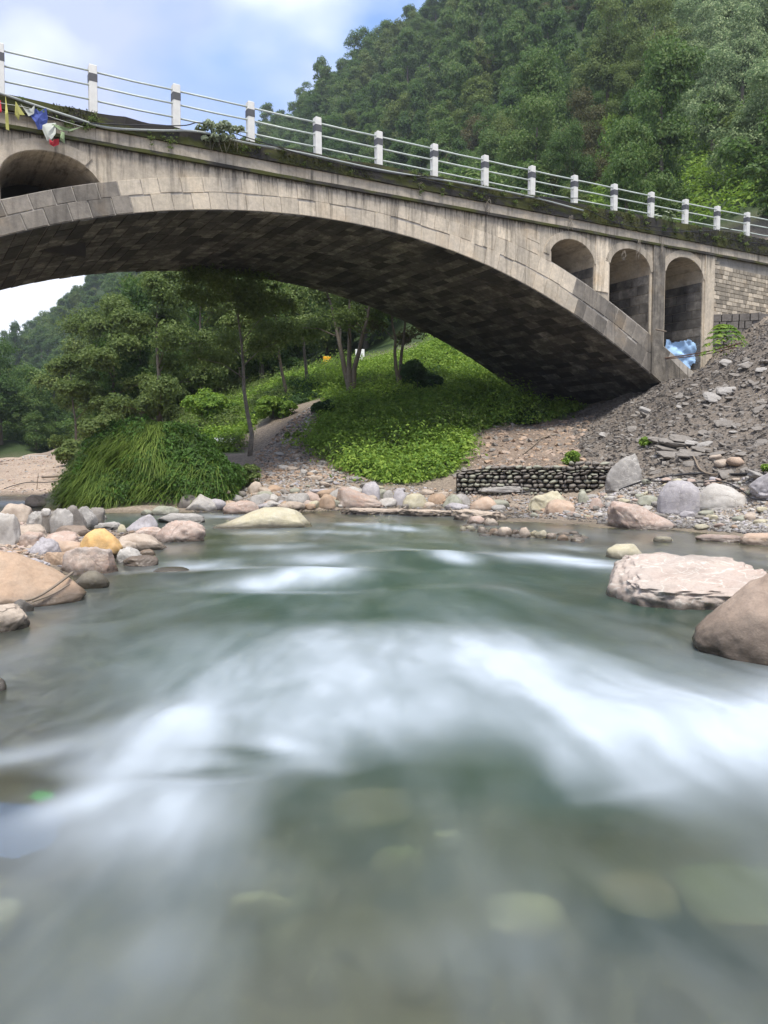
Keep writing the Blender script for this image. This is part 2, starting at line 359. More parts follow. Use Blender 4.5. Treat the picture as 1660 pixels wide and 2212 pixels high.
def ground(x, y):
    x = np.asarray(x, float); y = np.asarray(y, float)
    z = ground_s(x, y) + mound(x, y)
    d = np.hypot(x, y)
    rel = np.clip((x - 2) / 2, 0, 1) * np.clip((y - 17) / 2, 0, 1) * np.clip((40 - y) / 4, 0, 1)
    z = z + rel * (.10 * fbm(P3(x * .9, y * .9), 4, 61, .6)) + fbm(P3(x * .8, y * .8), 3, 5) * .05 + fbm(P3(x * .07, y * .07), 3, 9) * np.clip((d - 50) / 60, 0, 1) * 5
    return z
def ghit(px, py, Ya=10., Yb=300.):
    Ys = np.geomspace(Ya, Yb, 500); r = ray(px, py); P = np.array([0, 0, CH]) + r[None] * (Ys / r[1])[:, None]
    g = ground(P[:, 0], P[:, 1]); bel = np.where(P[:, 2] < g)[0]
    if len(bel) == 0: return None
    p = P[bel[0]].copy(); p[2] = g[bel[0]]; return p

# ground mesh: rows fan out with distance
def fan(y0, y1, rows, cols, hw, near=.05):
    t = np.linspace(0, 1, rows); Yr = y0 + (y1 - y0) * (np.expm1(t * 5.2) / np.expm1(5.2)) if y1 > 100 else np.linspace(y0, y1, rows)
    u = np.linspace(-1, 1, cols); u = np.sign(u) * np.abs(u) ** 1.25
    return Yr, u
parts = [np.linspace(-60, -6, 20)[:-1], np.linspace(-6, 12, 110)[:-1], np.linspace(12, 40, 250)[:-1], np.geomspace(40, 700, 110)]
Yr = np.concatenate(parts); uc = np.linspace(-1, 1, 270)
Xg = uc[None, :] * (14 + np.maximum(Yr, 0) * .85 + np.maximum(-Yr, 0) * 1.5)[:, None]; Yg = np.repeat(Yr[:, None], len(uc), 1)
Zg = ground(Xg, Yg)
def gridF(r, cn):
    i = np.arange(r - 1)[:, None] * cn + np.arange(cn - 1)[None]; i = i.ravel()
    return np.stack([i, i + 1, i + cn + 1, i + cn], -1)
# ground cover by place: gravel, pale gravel, brown soil, shale grit, green
px, pyy, dd = topix(np.stack([Xg, Yg, Zg], -1))
nz = fbm(P3(Xg * .6, Yg * .6), 4, 21)
GR = np.array([.25, .21, .17]); SAND = np.array([.33, .265, .21]); SOIL = np.array([.215, .17, .135]); SH = np.array([.15, .13, .11]); GN_ = np.array([.09, .15, .035]); BED = np.array([.27, .24, .17]); FOR = np.array([.035, .06, .02])
colr = np.zeros(Xg.shape + (3,)) + GR
def inpoly(poly, x, y):
    poly = np.array(poly, float); r = np.zeros(x.shape, bool); j = len(poly) - 1
    for i in range(len(poly)):
        xi, yi = poly[i]; xj, yj = poly[j]
        c_ = ((yi > y) != (yj > y)) & (x < (xj - xi) * (y - yi) / (yj - yi + 1e-12) + xi); r ^= c_; j = i
    return r
def wpoly(pts): return [tuple(at(p[0], p[1], shf(*p))[:2]) for p in pts]
jx = Xg + fbm(P3(Xg, Yg, 5), 3, 1) * .5; jy = Yg + fbm(P3(Xg, Yg, 9), 3, 2) * .5
PILE = wpoly([(1290, 1045, 18.6), (1250, 985, 22.5), (1225, 900, 33), (1350, 870, 35), (1450, 830, 34), (1560, 750, 33), (1660, 690, 32), (2000, 530, 32), (2050, 1000, 14.5), (1660, 1020, 16), (1450, 1035, 17.2)])
BROWN = wpoly([(985, 1010, 21.5), (1020, 930, 27), (1180, 912, 30.5), (1290, 910, 30), (1250, 985, 22.5), (1290, 1020, 19.8), (1000, 1020, 20.5)])
SLOPE = wpoly([(790, 1040, 21.8), (660, 965, 26.8), (720, 880, 33), (690, 800, 46), (840, 770, 47), (1000, 700, 52), (1400, 650, 50), (1300, 880, 38), (1190, 912, 31.5), (1030, 935, 27.3), (1000, 1010, 22.4), (900, 1040, 21.5)])
SLOPE2 = wpoly([(390, 930, 30), (500, 985, 29), (560, 910, 34.5), (690, 862, 36.5), (720, 800, 47), (560, 790, 60), (380, 860, 55)])
BAR = wpoly([(-400, 1070, 26), (190, 1072, 26), (230, 1010, 40), (200, 1000, 75), (-500, 1000, 90)])
hillm = sstep(44, 62, Yg + 0 * Xg - np.where(Xg < -14, 0, 0))
colr = np.where((hillm > .5)[..., None], FOR, colr)
for poly, cc in ((BAR, SAND), (SLOPE, GN_), (SLOPE2, GN_), (BROWN, SOIL), (PILE, SH)):
    colr = np.where(inpoly(poly, jx, jy)[..., None], cc, colr)
colr = np.where((mound(Xg, Yg) > .05)[..., None], np.array([.04, .05, .018]), colr)
colr = np.where((Zg < .0)[..., None], BED, colr)
colr = np.where(((np.abs(Xg) > 20) & (Yg < 45) & ~inpoly(PILE, Xg, Yg) & ~inpoly(BAR, Xg, Yg))[..., None], FOR * 1.4, colr)
colr = colr * (1 + .22 * np.clip(nz, -1, 1))[..., None]
# soften borders between covers
for _ in range(2):
    cpy = colr.copy(); cpy[1:-1, 1:-1] = (colr[1:-1, 1:-1] * 2 + colr[:-2, 1:-1] + colr[2:, 1:-1] + colr[1:-1, :-2] + colr[1:-1, 2:]) / 6; colr = cpy
rgba = np.concatenate([colr, np.ones(Xg.shape + (1,))], -1).reshape(-1, 4)
m = M('ground_cover'); at_ = m.attr('cover').outputs['Color']; p = m.pos()
a = m.noise(p, 14, 8, .7); b = m.noise(p, 2.2, 5, .6); vor = m.n('ShaderNodeTexVoronoi', {'Vector': p, 'Scale': 17.}); vd = vor.outputs['Distance']
col = m.mix(.55, at_, m.ramp(a, .3, .7, (.45, .43, .41), (1.5, 1.48, 1.45)), 'MULTIPLY')
col = m.mix(.5, col, m.mix(1., vor.outputs['Color'], (.55, .55, .55), 'MIX') if False else m.ramp(m.sep(vor.outputs['Color'], 0), 0, 1, (.6, .58, .56), (1.35, 1.33, 1.3)), 'MULTIPLY')
wet = m.rng(m.mth('SUBTRACT', m.sep(p, 2), m.mth('MULTIPLY', b, .06)), -.01, .04, 1, 0)
col = m.mix(m.mth('MULTIPLY', wet, .45), col, (.07, .06, .04))
GROUND_M = m.done(col, .9, m.bump(m.mth('SUBTRACT', a, m.mth('MULTIPLY', vd, .8)), .7, .05), .2)
ob('ground', fast('ground', np.stack([Xg, Yg, Zg], -1).reshape(-1, 3), gridF(*Xg.shape), GROUND_M, True, attrs={'cover': ('FLOAT_COLOR', rgba)}), kind='structure')

# ------------------------------------------------------------------ the river
Yw = np.concatenate([np.linspace(-12, .8, 20)[:-1], np.linspace(.8, 8, 190)[:-1], np.geomspace(8, 40, 190)]); uw = np.linspace(-1, 1, 330)
Xw = uw[None] * (3.2 + np.maximum(Yw, 0) * .75 + np.maximum(-Yw, 0) * .5)[:, None]; Ywg = np.repeat(Yw[:, None], len(uw), 1)
foam = np.zeros(Xw.shape)
def aff(px, py, ax, ay, bx, by):
    C = hitz(px, py)[:2]; a_ = (hitz(px + ax, py + ay) - hitz(px - ax, py - ay))[:2] / 2; b_ = (hitz(px + bx, py + by) - hitz(px - bx, py - by))[:2] / 2
    Mi = np.linalg.inv(np.stack([a_, b_], 1)); return C, Mi
dxw = fbm(P3(Xw * 1.3, Ywg * .9, 1), 3, 31) * .16; dyw = fbm(P3(Xw * 1.3, Ywg * .9, 7), 3, 32) * .22
def blob(px, py, ax, ay, bx, by, v, p=2.):
    global foam
    C, Mi = aff(px, py, ax, ay, bx, by); k = np.clip(.25 + .05 * C[1], .2, .7)
    d = np.stack([Xw + dxw * k - C[0], Ywg + dyw * k - C[1]], -1) @ Mi.T
    r = np.sqrt((d ** 2).sum(-1)); g = np.exp(-r ** p)
    foam = foam + (v * g) * (1 - np.clip(foam, 0, 1) * (1 if v > 0 else 0))
# broad pale water
blob(900, 1400, 420, 30, -60, 95, .34); blob(1000, 1450, 330, 50, -40, 70, .34); blob(620, 1560, 300, -50, 60, 110, .24)
blob(1230, 1440, 330, 70, -10, 50, .26); blob(1380, 1520, 290, 65, -30, 70, .46); blob(1510, 1585, 190, 38, -30, 80, .85, 2.0); blob(1600, 1625, 140, 15, -20, 62, .85, 2.3); blob(1330, 1580, 130, 30, -20, 80, .7)
blob(1210, 1650, 40, 60, -28, 20, .45); blob(1760, 1560, 150, 20, -10, 110, .9)
blob(420, 1560, 130, -50, 30, 62, .62, 1.6); blob(300, 1650, 120, -60, 40, 50, .5); blob(230, 1715, 120, -45, 20, 22, .5); blob(350, 1760, 150, -70, 30, 80, .62, 1.6); blob(340, 1800, 150, -20, 20, 60, .32)
blob(640, 1635, 90, 20, 10, 28, .55); blob(870, 1540, 120, -10, 20, 40, .55); blob(760, 1580, 150, -10, 20, 45, .38); blob(700, 1490, 120, -30, 30, 30, .35); blob(1100, 1570, 130, 40, -20, 40, .3)
blob(60, 1620, 150, -28, 10, 14, .42); blob(150, 1590, 130, -35, 10, 16, .2); blob(480, 1440, 90, -20, 10, 40, .25)
# standing waves upstream
blob(620, 1251, 135, -8, 0, 8, .72, 2.0); blob(540, 1256, 60, 0, 0, 8, .5); blob(720, 1240, 80, -12, 0, 12, .6); blob(700, 1208, 70, 0, 0, 12, .55); blob(600, 1184, 90, -3, 0, 7, .35); blob(430, 1219, 75, -4, 0, 9, .45); blob(520, 1228, 120, 10, 0, 8, .3)
blob(965, 1211, 45, 4, 0, 7, .75); blob(920, 1197, 60, 8, 0, 6, .4); blob(860, 1142, 50, 2, 0, 4, .6); blob(780, 1133, 50, 2, 0, 4, .4); blob(740, 1150, 70, 2, 0, 5, .3); blob(560, 1150, 50, 0, 0, 5, .3)
blob(1190, 1212, 100, 5, 0, 9, .65); blob(1280, 1222, 70, 4, 0, 9, .55); blob(1100, 1205, 80, 5, 0, 8, .35); blob(1240, 1185, 60, 2, 0, 5, .25); blob(395, 1118, 25, 0, 0, 3, .35); blob(480, 1115, 30, 0, 0, 3, .5); blob(20, 1090, 40, 0, 0, 5, .3)
# clear water
blob(860, 1750, 210, 0, 0, 75, -.42); blob(1260, 1780, 160, 30, 0, 70, -.35); blob(700, 1310, 250, 10, 0, 35, -.22); blob(1300, 1320, 200, 20, 0, 40, -.35)
blob(560, 1640, 140, 10, 0, 12, -.30); blob(430, 1668, 110, -4, 0, 10, -.35); blob(620, 1500, 90, -20, 10, 18, -.18); blob(60, 1700, 120, -20, 0, 28, -.4); blob(480, 1900, 260, -10, 0, 60, .10); blob(330, 2080, 90, -60, 40, 60, .13); blob(1000, 2060, 240, 10, 0, 70, .08); blob(1350, 1720, 260, -30, 10, 12, .14)
st = fbm(P3(Xw * 2.6 + .5 * Ywg, Ywg * .75 - .2 * Xw, 2), 4, 41)
st2 = fbm(P3(Xw * 7 + 1.6 * Ywg + dxw * 8, Ywg * 1.6 - .6 * Xw, 4), 4, 44)
lowf = fbm(P3(Xw * .8, Ywg * .6, 4), 3, 43)
sx_, sy_ = hitz(790, 1205)[:2]; dxs = Xw - sx_; dys = sy_ - Ywg; rad_ = np.hypot(dxs, dys); ang_ = np.arctan2(dxs, np.maximum(dys, .15) + .4)
th1 = fbm(P3(ang_ * 13 + dxw * 1.5, rad_ * .38, 1), 4, 71, .55); th2 = fbm(P3(ang_ * 34 + dxw * 3, rad_ * .7, 3), 3, 72, .6)
foam = np.clip(foam, 0, 1)
foam = foam * (1 + (.32 * th1 + .16 * th2) * sstep(1.2, 3.5, rad_)) + .07 * np.clip(th1 + .2, 0, 1) * sstep(1, 3, rad_)
foam = foam * (1 + .10 * st + .12 * st2) + .03 + .05 * np.clip(st + .4 * lowf, -.6, 1) * (.5 + .5 * np.clip(Ywg / 3, 0, 1)) + .02 * st2
gz = ground(Xw, Ywg)
deep = np.clip(-gz / .5, 0, 1)
foam = np.clip(foam, 0.0, .97) ** 1.05 * sstep(.02, .3, deep)
wav = .035 * fbm(P3(Xw * .55 + .2 * Ywg, Ywg * .45, 6), 3, 51) * np.clip(deep, .15, 1)
wv = lambda px, py, hx, hy, h: h * np.exp(-((Xw - hitz(px, py)[0]) / hx) ** 2 - ((Ywg - hitz(px, py)[1]) / hy) ** 2)
wav = wav + wv(640, 1240, 1.1, .35, .09) - wv(640, 1262, 1.2, .3, .05) + wv(860, 1205, .8, .5, .06) + wv(965, 1205, .5, .25, .05) + wv(1480, 1560, .5, .45, .06) - wv(1250, 1750, .4, .25, .05) + wv(400, 1560, .25, .3, .04) - wv(480, 1660, .3, .12, .04) + wv(860, 1137, .8, .6, .05)
Zw = wav
# warm clear water over the shallows; green where deep
gre = np.clip(.5 + .5 * deep + .25 * lowf, 0, 1)
m = M('river_water')
fo = m.attr('foam').outputs['Fac']; dp = m.attr('deep').outputs['Fac']; p = m.pos()
sv = m.vmap(p, (1.0, .55, 1.), rot=(0, 0, .25)); s1 = m.noise(sv, 5., 6, .55, .8); s2 = m.noise(m.vmap(p, (1.0, .28, 1), rot=(0, 0, .2)), 16., 4, .6, .4)
fo2 = m.mth('ADD', fo, m.mth('MULTIPLY', m.mth('MULTIPLY', m.mth('SUBTRACT', s1, .5), .30), m.mth('ADD', fo, .15)))
murk = m.mix(dp, (.13, .11, .07), (.055, .125, .095))
lo = m.noise(m.vmap(p, (1.2, .8, 1)), 1.1, 4, .5, .6); near = m.rng(m.sep(p, 1), 1.5, 3.6, 1, 0)
murk = m.mix(m.mth('MULTIPLY', near, .85), murk, m.ramps(lo, [(.32, (.075, .088, .08)), (.45, (.165, .175, .15)), (.55, (.12, .118, .08)), (.68, (.19, .20, .12))]))
dif = m.n('ShaderNodeBsdfDiffuse', {'Color': murk})
wh = m.n('ShaderNodeBsdfDiffuse', {'Color': (.40, .45, .50, 1)})
nrm = m.bump(m.mth('ADD', s1, m.mth('MULTIPLY', s2, .25)), .12, .05)
tr = m.n('ShaderNodeBsdfRefraction', {'Color': (.72, .76, .64, 1), 'Roughness': .28, 'IOR': 1.12})
pass
mk = m.n('ShaderNodeMixShader', {0: m.rng(dp, 0, 1, .10, .40), 1: tr.outputs[0], 2: dif.outputs[0]})
fr = m.n('ShaderNodeFresnel', {'IOR': 1.33}); m.t.links.new(nrm, fr.inputs['Normal'])
gl = m.n('ShaderNodeBsdfGlossy', {'Color': (1, 1, 1, 1), 'Roughness': m.rng(dp, .1, .8, .10, .24)}); m.t.links.new(nrm, gl.inputs['Normal'])
body = m.n('ShaderNodeMixShader', {0: m.mth('MULTIPLY', fr.outputs[0], .75), 1: mk.outputs[0], 2: gl.outputs[0]})
fin = m.n('ShaderNodeMixShader', {0: m.mth('MINIMUM', m.mth('MAXIMUM', fo2, 0), .97), 1: body.outputs[0], 2: wh.outputs[0]})
m.t.links.new(fin.outputs[0], m.out.inputs[0]); WATER = m.m
ob('river_water', fast('river_water', np.stack([Xw, Ywg, Zw], -1).reshape(-1, 3), gridF(*Xw.shape), WATER, True, attrs={'foam': ('FLOAT', foam), 'deep': ('FLOAT', deep)}), kind='structure')

# ------------------------------------------------------------------ bridge materials
def stone_face(name, c1, c2, streak=.8, blk=0., obj_var=.3, rough=.85, moss=0., ochre=.3, drip=False):
    m = M(name); g = m.pos(); loc = m.vmap(g, (1, 1, 1), rot=(0, 0, -A))
    a = m.noise(loc, 1.1, 6, .6); b = m.noise(loc, 9, 8, .65); f = m.noise(loc, 60, 4, .7)
    col = m.mix(m.ramp(a, .35, .65), c1, c2)
    col = m.mix(m.mth('MULTIPLY', m.ramp(m.noise(m.vmap(loc, loc=(5, 3, 1)), .7, 4), .55, .7), ochre), col, (.46, .33, .19))
    col = m.mix(.5, col, m.ramp(b, .3, .7, (.62, .62, .62), (1.25, 1.25, 1.25)), 'MULTIPLY')
    rv = m.mth('FRACT', m.mth('ADD', m.rand(), m.isl()))
    col = m.mix(obj_var, col, m.ramp(m.mth('POWER', rv, 1.4), 0, 1, (.36, .35, .34), (1.95, 1.9, 1.84)), 'MULTIPLY')
    sv = m.vmap(loc, (2.6, .6, .16)); s_ = m.noise(sv, 2.0, 6, .62, .3)
    big = m.noise(m.vmap(loc, (.35, .3, .25), loc=(1.7, 2, 0)), 2.2, 3)
    sf = m.mth('MULTIPLY', m.ramp(s_, .50, .68), m.rng(big, .35, .65, .15, 1))
    col = m.mix(m.mth('MULTIPLY', sf, streak), col, (.045, .042, .038))
    bl = m.ramp(m.noise(loc, 2.3, 7, .72), .52 - .3 * blk, .66 - .2 * blk)
    col = m.mix(m.mth('MULTIPLY', bl, blk if blk else .12), col, (.035, .032, .030))
    if drip:
        sx = m.mth('SUBTRACT', m.sep(loc, 0), Y0 * SA); dpt = m.mth('SUBTRACT', m.mth('ADD', m.mth('MULTIPLY', sx, .03), 7.96 + CH), m.sep(loc, 2))
        s1_ = m.n('ShaderNodeCombineXYZ', {0: m.mth('MULTIPLY', sx, 2.3), 1: 0., 2: m.mth('MULTIPLY', dpt, .18)}).outputs[0]
        nl = m.noise(s1_, 1.6, 5, .72); ln_ = m.mth('MULTIPLY', m.rng(nl, .42, .74, 0, 1), 1.45)
        fade = m.rng(m.mth('DIVIDE', dpt, m.mth('MAXIMUM', ln_, .03)), 0., 1., 1, 0); edge = m.mth('MULTIPLY', m.rng(dpt, -.02, .10, 1, 0), .35)
        col = m.mix(m.mth('MINIMUM', m.mth('ADD', m.mth('MULTIPLY', fade, m.rng(m.noise(m.vmap(loc, (6, 2, .5)), 2.5, 6, .7), .38, .6, .05, .85)), edge), .85), col, (.03, .028, .026))
    if moss:
        mo = m.ramp(m.noise(m.vmap(loc, (.5, 1, 1.3)), 1.7, 7, .65), .47, .56); col = m.mix(m.mth('MULTIPLY', mo, moss), col, (.075, .082, .018))
    col = m.mix(.35, col, m.ramp(f, .3, .7, (.7, .7, .7), (1.2, 1.2, 1.2)), 'MULTIPLY')
    return m.done(col, rough, m.bump(m.mth('ADD', b, m.mth('MULTIPLY', f, .4)), .5, .02), .15)
FACE = stone_face('bridge_render', (.63, .545, .42), (.49, .43, .345), ochre=.5, drip=True)
VOUS = stone_face('bridge_facing_stone', (.60, .52, .405), (.47, .415, .335), streak=.7, obj_var=.16, drip=True)
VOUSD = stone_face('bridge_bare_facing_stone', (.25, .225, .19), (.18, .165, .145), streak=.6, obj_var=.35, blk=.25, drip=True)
BAND = stone_face('bridge_band', (.56, .485, .38), (.41, .365, .295), streak=1.)
FASC = stone_face('bridge_fascia', (.035, .032, .027), (.10, .094, .078), streak=.9, blk=.75, moss=.7, ochre=0)
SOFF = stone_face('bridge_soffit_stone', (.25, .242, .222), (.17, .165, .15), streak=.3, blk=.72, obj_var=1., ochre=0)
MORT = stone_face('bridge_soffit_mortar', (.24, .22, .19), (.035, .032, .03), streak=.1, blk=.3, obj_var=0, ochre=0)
JOINT = stone_face('bridge_joint', (.50, .46, .40), (.36, .33, .29), streak=.6, obj_var=0)
PIERF = stone_face('pier_render', (.33, .295, .245), (.20, .18, .15), streak=1., blk=.5, obj_var=0)
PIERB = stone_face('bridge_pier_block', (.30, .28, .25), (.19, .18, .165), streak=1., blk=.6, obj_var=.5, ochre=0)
WALLB = stone_face('bridge_wall_block', (.42, .37, .295), (.33, .295, .24), streak=.4, obj_var=.6, ochre=.5)
WALLJ = stone_face('bridge_wall_joint', (.30, .28, .25), (.24, .22, .19), streak=.4, obj_var=0)
PAINT = plain('white_paint', (.62, .61, .57), .7, .22, 7, .3)
BANDP = plain('dark_paint', (.085, .085, .09), .6, .2, 14, .1)
RAILM = plain('rail_paint', (.52, .57, .52), .5, .3, 5)

# ------------------------------------------------------------------ the bridge
SHADE_FILL = plain('painted_shade', (.05, .045, .04), .9, .3, 6, .4)  # near-black colour standing in for the shade inside the left small arches
bridge = ob('stone_bridge', None, None, (0, Y0, 0), A, 'long stone arch bridge with small spandrel arches crossing over the river', 'bridge')
SS = np.arange(-18, 18.01, .25)
def extr(poly, w0, w1, cap=True):  # profile in (s,z) pushed across the width
    n = len(poly); V = [(s, w0, z) for s, z in poly] + [(s, w1, z) for s, z in poly]
    F = [(i, (i + 1) % n, n + (i + 1) % n, n + i) for i in range(n)]
    if cap: F += [tuple(range(n))[::-1], tuple(range(n, 2 * n))]
    return V, F
def tri_me(name, V, F, mat, smooth=False):
    me = py(name, V, F, mat, smooth); bm = bmesh.new(); bm.from_mesh(me); bmesh.ops.triangulate(bm, faces=[f for f in bm.faces if len(f.verts) > 4]); bmesh.ops.recalc_face_normals(bm, faces=bm.faces); bm.to_mesh(me); bm.free(); return me
prof = [(s, float(zint(s))) for s in SS] + [(s, float(zext(s)) - .01) for s in SS[::-1]]
# strips rather than one polygon: quads along the ring
V = []; F = []
for s in SS: V += [(s, 0.006, float(zint(s))), (s, BW - .006, float(zint(s))), (s, BW - .006, float(zext(s))), (s, 0.006, float(zext(s)))]
for i in range(len(SS) - 1):
    b = i * 4
    for k in range(4): F.append((b + k, b + 4 + k, b + 4 + (k + 1) % 4, b + (k + 1) % 4))
F += [(0, 1, 2, 3), tuple(len(V) - 4 + k for k in (3, 2, 1, 0))]
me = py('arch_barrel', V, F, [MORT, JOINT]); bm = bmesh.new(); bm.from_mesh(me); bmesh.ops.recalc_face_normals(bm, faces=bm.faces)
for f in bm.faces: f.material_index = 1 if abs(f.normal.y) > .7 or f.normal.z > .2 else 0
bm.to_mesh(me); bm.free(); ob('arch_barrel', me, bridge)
# spandrel wall: everything between the ring's back and the cornice, pierced by the small arches
OPEN = [(-15.4, 1.15, 5.9 + CH, .8), (-12.3, 1.12, 6.45 + CH, .8), (-9.28, 1.13, 6.62 + CH, .72), (7.87, 1.12, 7.10 + CH, .79), (10.92, 1.12, 7.22 + CH, .78), (14.1, 1.17, 7.33 + CH, .80)]
S0, S1 = -18., 15.95
low = []; s = S0
for (oc, rx, sp, ry) in OPEN:
    a0, a1 = oc - rx, oc + rx
    for q in np.arange(s, a0, .3): low.append((q, float(zext(q)) - .03))
    low.append((a0, float(zext(a0)) - .03))
    for t in np.linspace(math.pi, 0, 17):
        zz = sp + ry * math.sin(t); ss_ = oc + rx * math.cos(t); low.append((ss_, max(zz, float(zext(ss_)) - .03)))
    low.append((a1, float(zext(a1)) - .03)); s = a1 + .05
for q in np.arange(s, S1, .3): low.append((q, float(zext(q)) - .03))
low.append((S1, float(zext(S1)) - .03))
top = [(q, float(zgroove(q)) + .02) for q in (S1, 0, S0)]
V, F = extr(low + top, .0, BW)
me = tri_me('spandrel_wall', V, F, FACE); ob('spandrel_wall', me, bridge)
# pale lip round each small arch and darker ribs under their vaults
for i, (oc, rx, sp, ry) in enumerate(OPEN[2:]):
    ts = np.linspace(math.pi - .15, .1 if i else .86, 15); V = []; F = []
    for t in ts:
        for k, (dr, wd) in enumerate(((.012, -.03), (.27, -.03), (.27, .02), (.012, .02))):
            V.append((oc + (rx + dr) * math.cos(t), wd, sp + (ry + dr) * math.sin(t)))
    for j in range(len(ts) - 1):
        for k in range(4): F.append((j * 4 + k, j * 4 + (k + 1) % 4, j * 4 + 4 + (k + 1) % 4, j * 4 + 4 + k))
    F += [(0, 1, 2, 3), tuple(len(V) - 4 + k for k in (3, 2, 1, 0))]
    ob('arch_lip', tri_me('arch_lip', V, F, BAND), bridge)
    V = []; F = []
    for t in np.linspace(math.pi - .05, .05, 13):
        for k, (dr, wd) in enumerate(((-.05, 2.3), (.02, 2.3), (.02, 2.48), (-.05, 2.48))): V.append((oc + (rx + dr) * math.cos(t), wd, sp + (ry + dr) * math.sin(t)))
    for j in range(12):
        for k in range(4): F.append((j * 4 + k, j * 4 + (k + 1) % 4, j * 4 + 4 + (k + 1) % 4, j * 4 + 4 + k))
    if i: ob('vault_rib', tri_me('vault_rib', V, F, BAND), bridge)
# deck, cornice, fascia, band
def strip(name, zlo, zhi, w0, w1, mat, s0=-18., s1=26., wob=0., seed=0, sub=88):
    V = []; F = []; ss_ = np.linspace(s0, s1, sub + 1)
    for j, q in enumerate(ss_):
        e = wob * float(vn(np.array([q * 1.7, seed, 0.]), 3)) if wob else 0; e2 = wob * float(vn(np.array([q * 3.7, seed, 5.]), 4)) if wob else 0
        zl, zh = float(zlo(q)), float(zhi(q))
        V += [(q, w0 + e2, zl), (q, w1, zl), (q, w1, zh + e), (q, w0 + e2, zh + e)]
    for j in range(sub):
        for k in range(4): F.append((j * 4 + k, j * 4 + (k + 1) % 4, j * 4 + 4 + (k + 1) % 4, j * 4 + 4 + k))
    F += [(0, 1, 2, 3), tuple(len(V) - 4 + k for k in (3, 2, 1, 0))]
    return tri_me(name, V, F, mat)
ob('deck_slab', strip('deck_slab', lambda q: zgroove(q) + .03, lambda q: zdeck(q) - .10, .02, BW - .02, FACE), bridge)
ob('ledge', strip('ledge', lambda q: zgroove(q) - .0, lambda q: zgroove(q) + .085, -.10, .019, FASC, wob=.012), bridge)
ob('stringcourse', strip('stringcourse', lambda q: zgroove(q) + .088, zband, -.055, .019, BAND, wob=.008, seed=2), bridge)
ob('fascia', strip('fascia', lambda q: zband(q) + .003, zdeck, -.13, .35, FASC, wob=.03, seed=4, sub=220), bridge)
ob('far_fascia', strip('far_fascia', lambda q: zgroove(q) + .0, zdeck, BW - .3, BW + .10, FASC, wob=.02, seed=6), bridge)
# facing stones in two rings on the arch face, each stone its own piece
def prism(q, w0, w1, inset=.012, name='facing_stone', mat=VOUS):
    q = np.array(q, float); cn = q.mean(0); d = cn - q; L_ = np.linalg.norm(d, axis=1)[:, None]; qi = q + d / L_ * inset * 1.5
    V = [(a_[0], w1, a_[1]) for a_ in q] + [(a_[0], w0 + inset, a_[1]) for a_ in q] + [(a_[0], w0, a_[1]) for a_ in qi]
    F = [(0, 1, 5, 4), (1, 2, 6, 5), (2, 3, 7, 6), (3, 0, 4, 7), (4, 5, 9, 8), (5, 6, 10, 9), (6, 7, 11, 10), (7, 4, 8, 11), (8, 9, 10, 11)]
    return V, F
rr = random.Random(3)
def ringpt(s, f):
    sl = (float(zint(s + .05)) - float(zint(s - .05))) / .1; n = 1 / math.hypot(1, sl); th = float(zthk(s)) * n
    return (s - sl * n * th * f, float(zint(s)) + n * th * f)
def put_prism(name, q, w0, w1, mat, inset=.012):
    V, F = prism(q, w0, w1, inset); me = py(name, V, F, mat); return ob(name, me, bridge)
g = .009
for row in (0, 1):
    s = -14.5 + row * .22
    while s < 12.6:
        wd = rr.uniform(.44, .58) if row == 0 else rr.uniform(.42, .6)
        j0 = .0 + row * .5 + rr.uniform(-.05, .05) * row; f0, f1 = (0.012, .49 + rr.uniform(-.05, .05)) if row == 0 else (.52 + rr.uniform(-.02, .03), .985)
        gg = g * (1.3 if s < -7.6 or s > 7.6 else 1.0); a0 = s + gg; a1 = s + wd - gg
        q = [ringpt(a0, f0), ringpt(a1, f0), ringpt(a1, f1), ringpt(a0, f1)]
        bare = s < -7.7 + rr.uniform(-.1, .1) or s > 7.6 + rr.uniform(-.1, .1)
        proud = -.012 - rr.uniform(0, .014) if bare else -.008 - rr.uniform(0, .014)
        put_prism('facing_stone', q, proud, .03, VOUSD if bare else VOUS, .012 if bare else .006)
        s += wd
# faint large stones in the spandrel above the ring
for row in range(3):
    s = -6.9 + row * .25
    while s < 6.3:
        wd = rr.uniform(.5, .75); z0 = float(zext(s + wd / 2)) + .02 + row * .40; z1 = z0 + .37
        if z1 < float(zgroove(s)) - .12 and rr.random() < .8:
            sl = (float(zext(s + wd)) - float(zext(s))) * .8
            q = [(s + .012, z0), (s + wd - .012, z0 + sl), (s + wd - .012, z1 + sl), (s + .012, z1)]
            if z1 + max(sl, 0) < float(zgroove(s)) - .05: put_prism('facing_stone', q, -.006 - rr.uniform(0, .007), .03, FACE, .006)
        s += wd
# pilasters of the side piers
for a0, a1, pr, zf in ((12.16, 12.82, .07, 3.9), (9.05, 9.72, .03, 6.25 + CH), (15.35, 15.95, .05, 4.4), (-11.1, -10.5, .03, 6.0 + CH)):
    V, F = box(a0, a1, -pr, .015, zf, float(zgroove(a0)) - .004); V = [(x, y, float(zint(x)) + .012 if (a0 == 12.16 and z < 5) else z) for x, y, z in V]; ob('pilaster', py('pilaster', V, F, PIERF if a0 > 12 and a0 < 13 else FACE), bridge)
V, F = extr([(12.83, float(zext(12.83)) - .25), (12.83, float(zint(12.83)) + .012), (16.4, float(zint(16.4)) + .012), (16.4, float(zext(16.4)) - .5)], -.02, .03); ob('springer_block', tri_me('springer_block', V, F, PIERF), bridge)
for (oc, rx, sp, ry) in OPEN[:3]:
    V, F = box(oc - rx - .1, oc + rx + .1, 2.6, 2.75, float(zext(oc + rx)) - 1.2, sp + ry + .1); ob('added_shade_wall', py('added_shade_wall', V, F, SHADE_FILL), bridge)  # wall added across each left opening to make its inside look dark
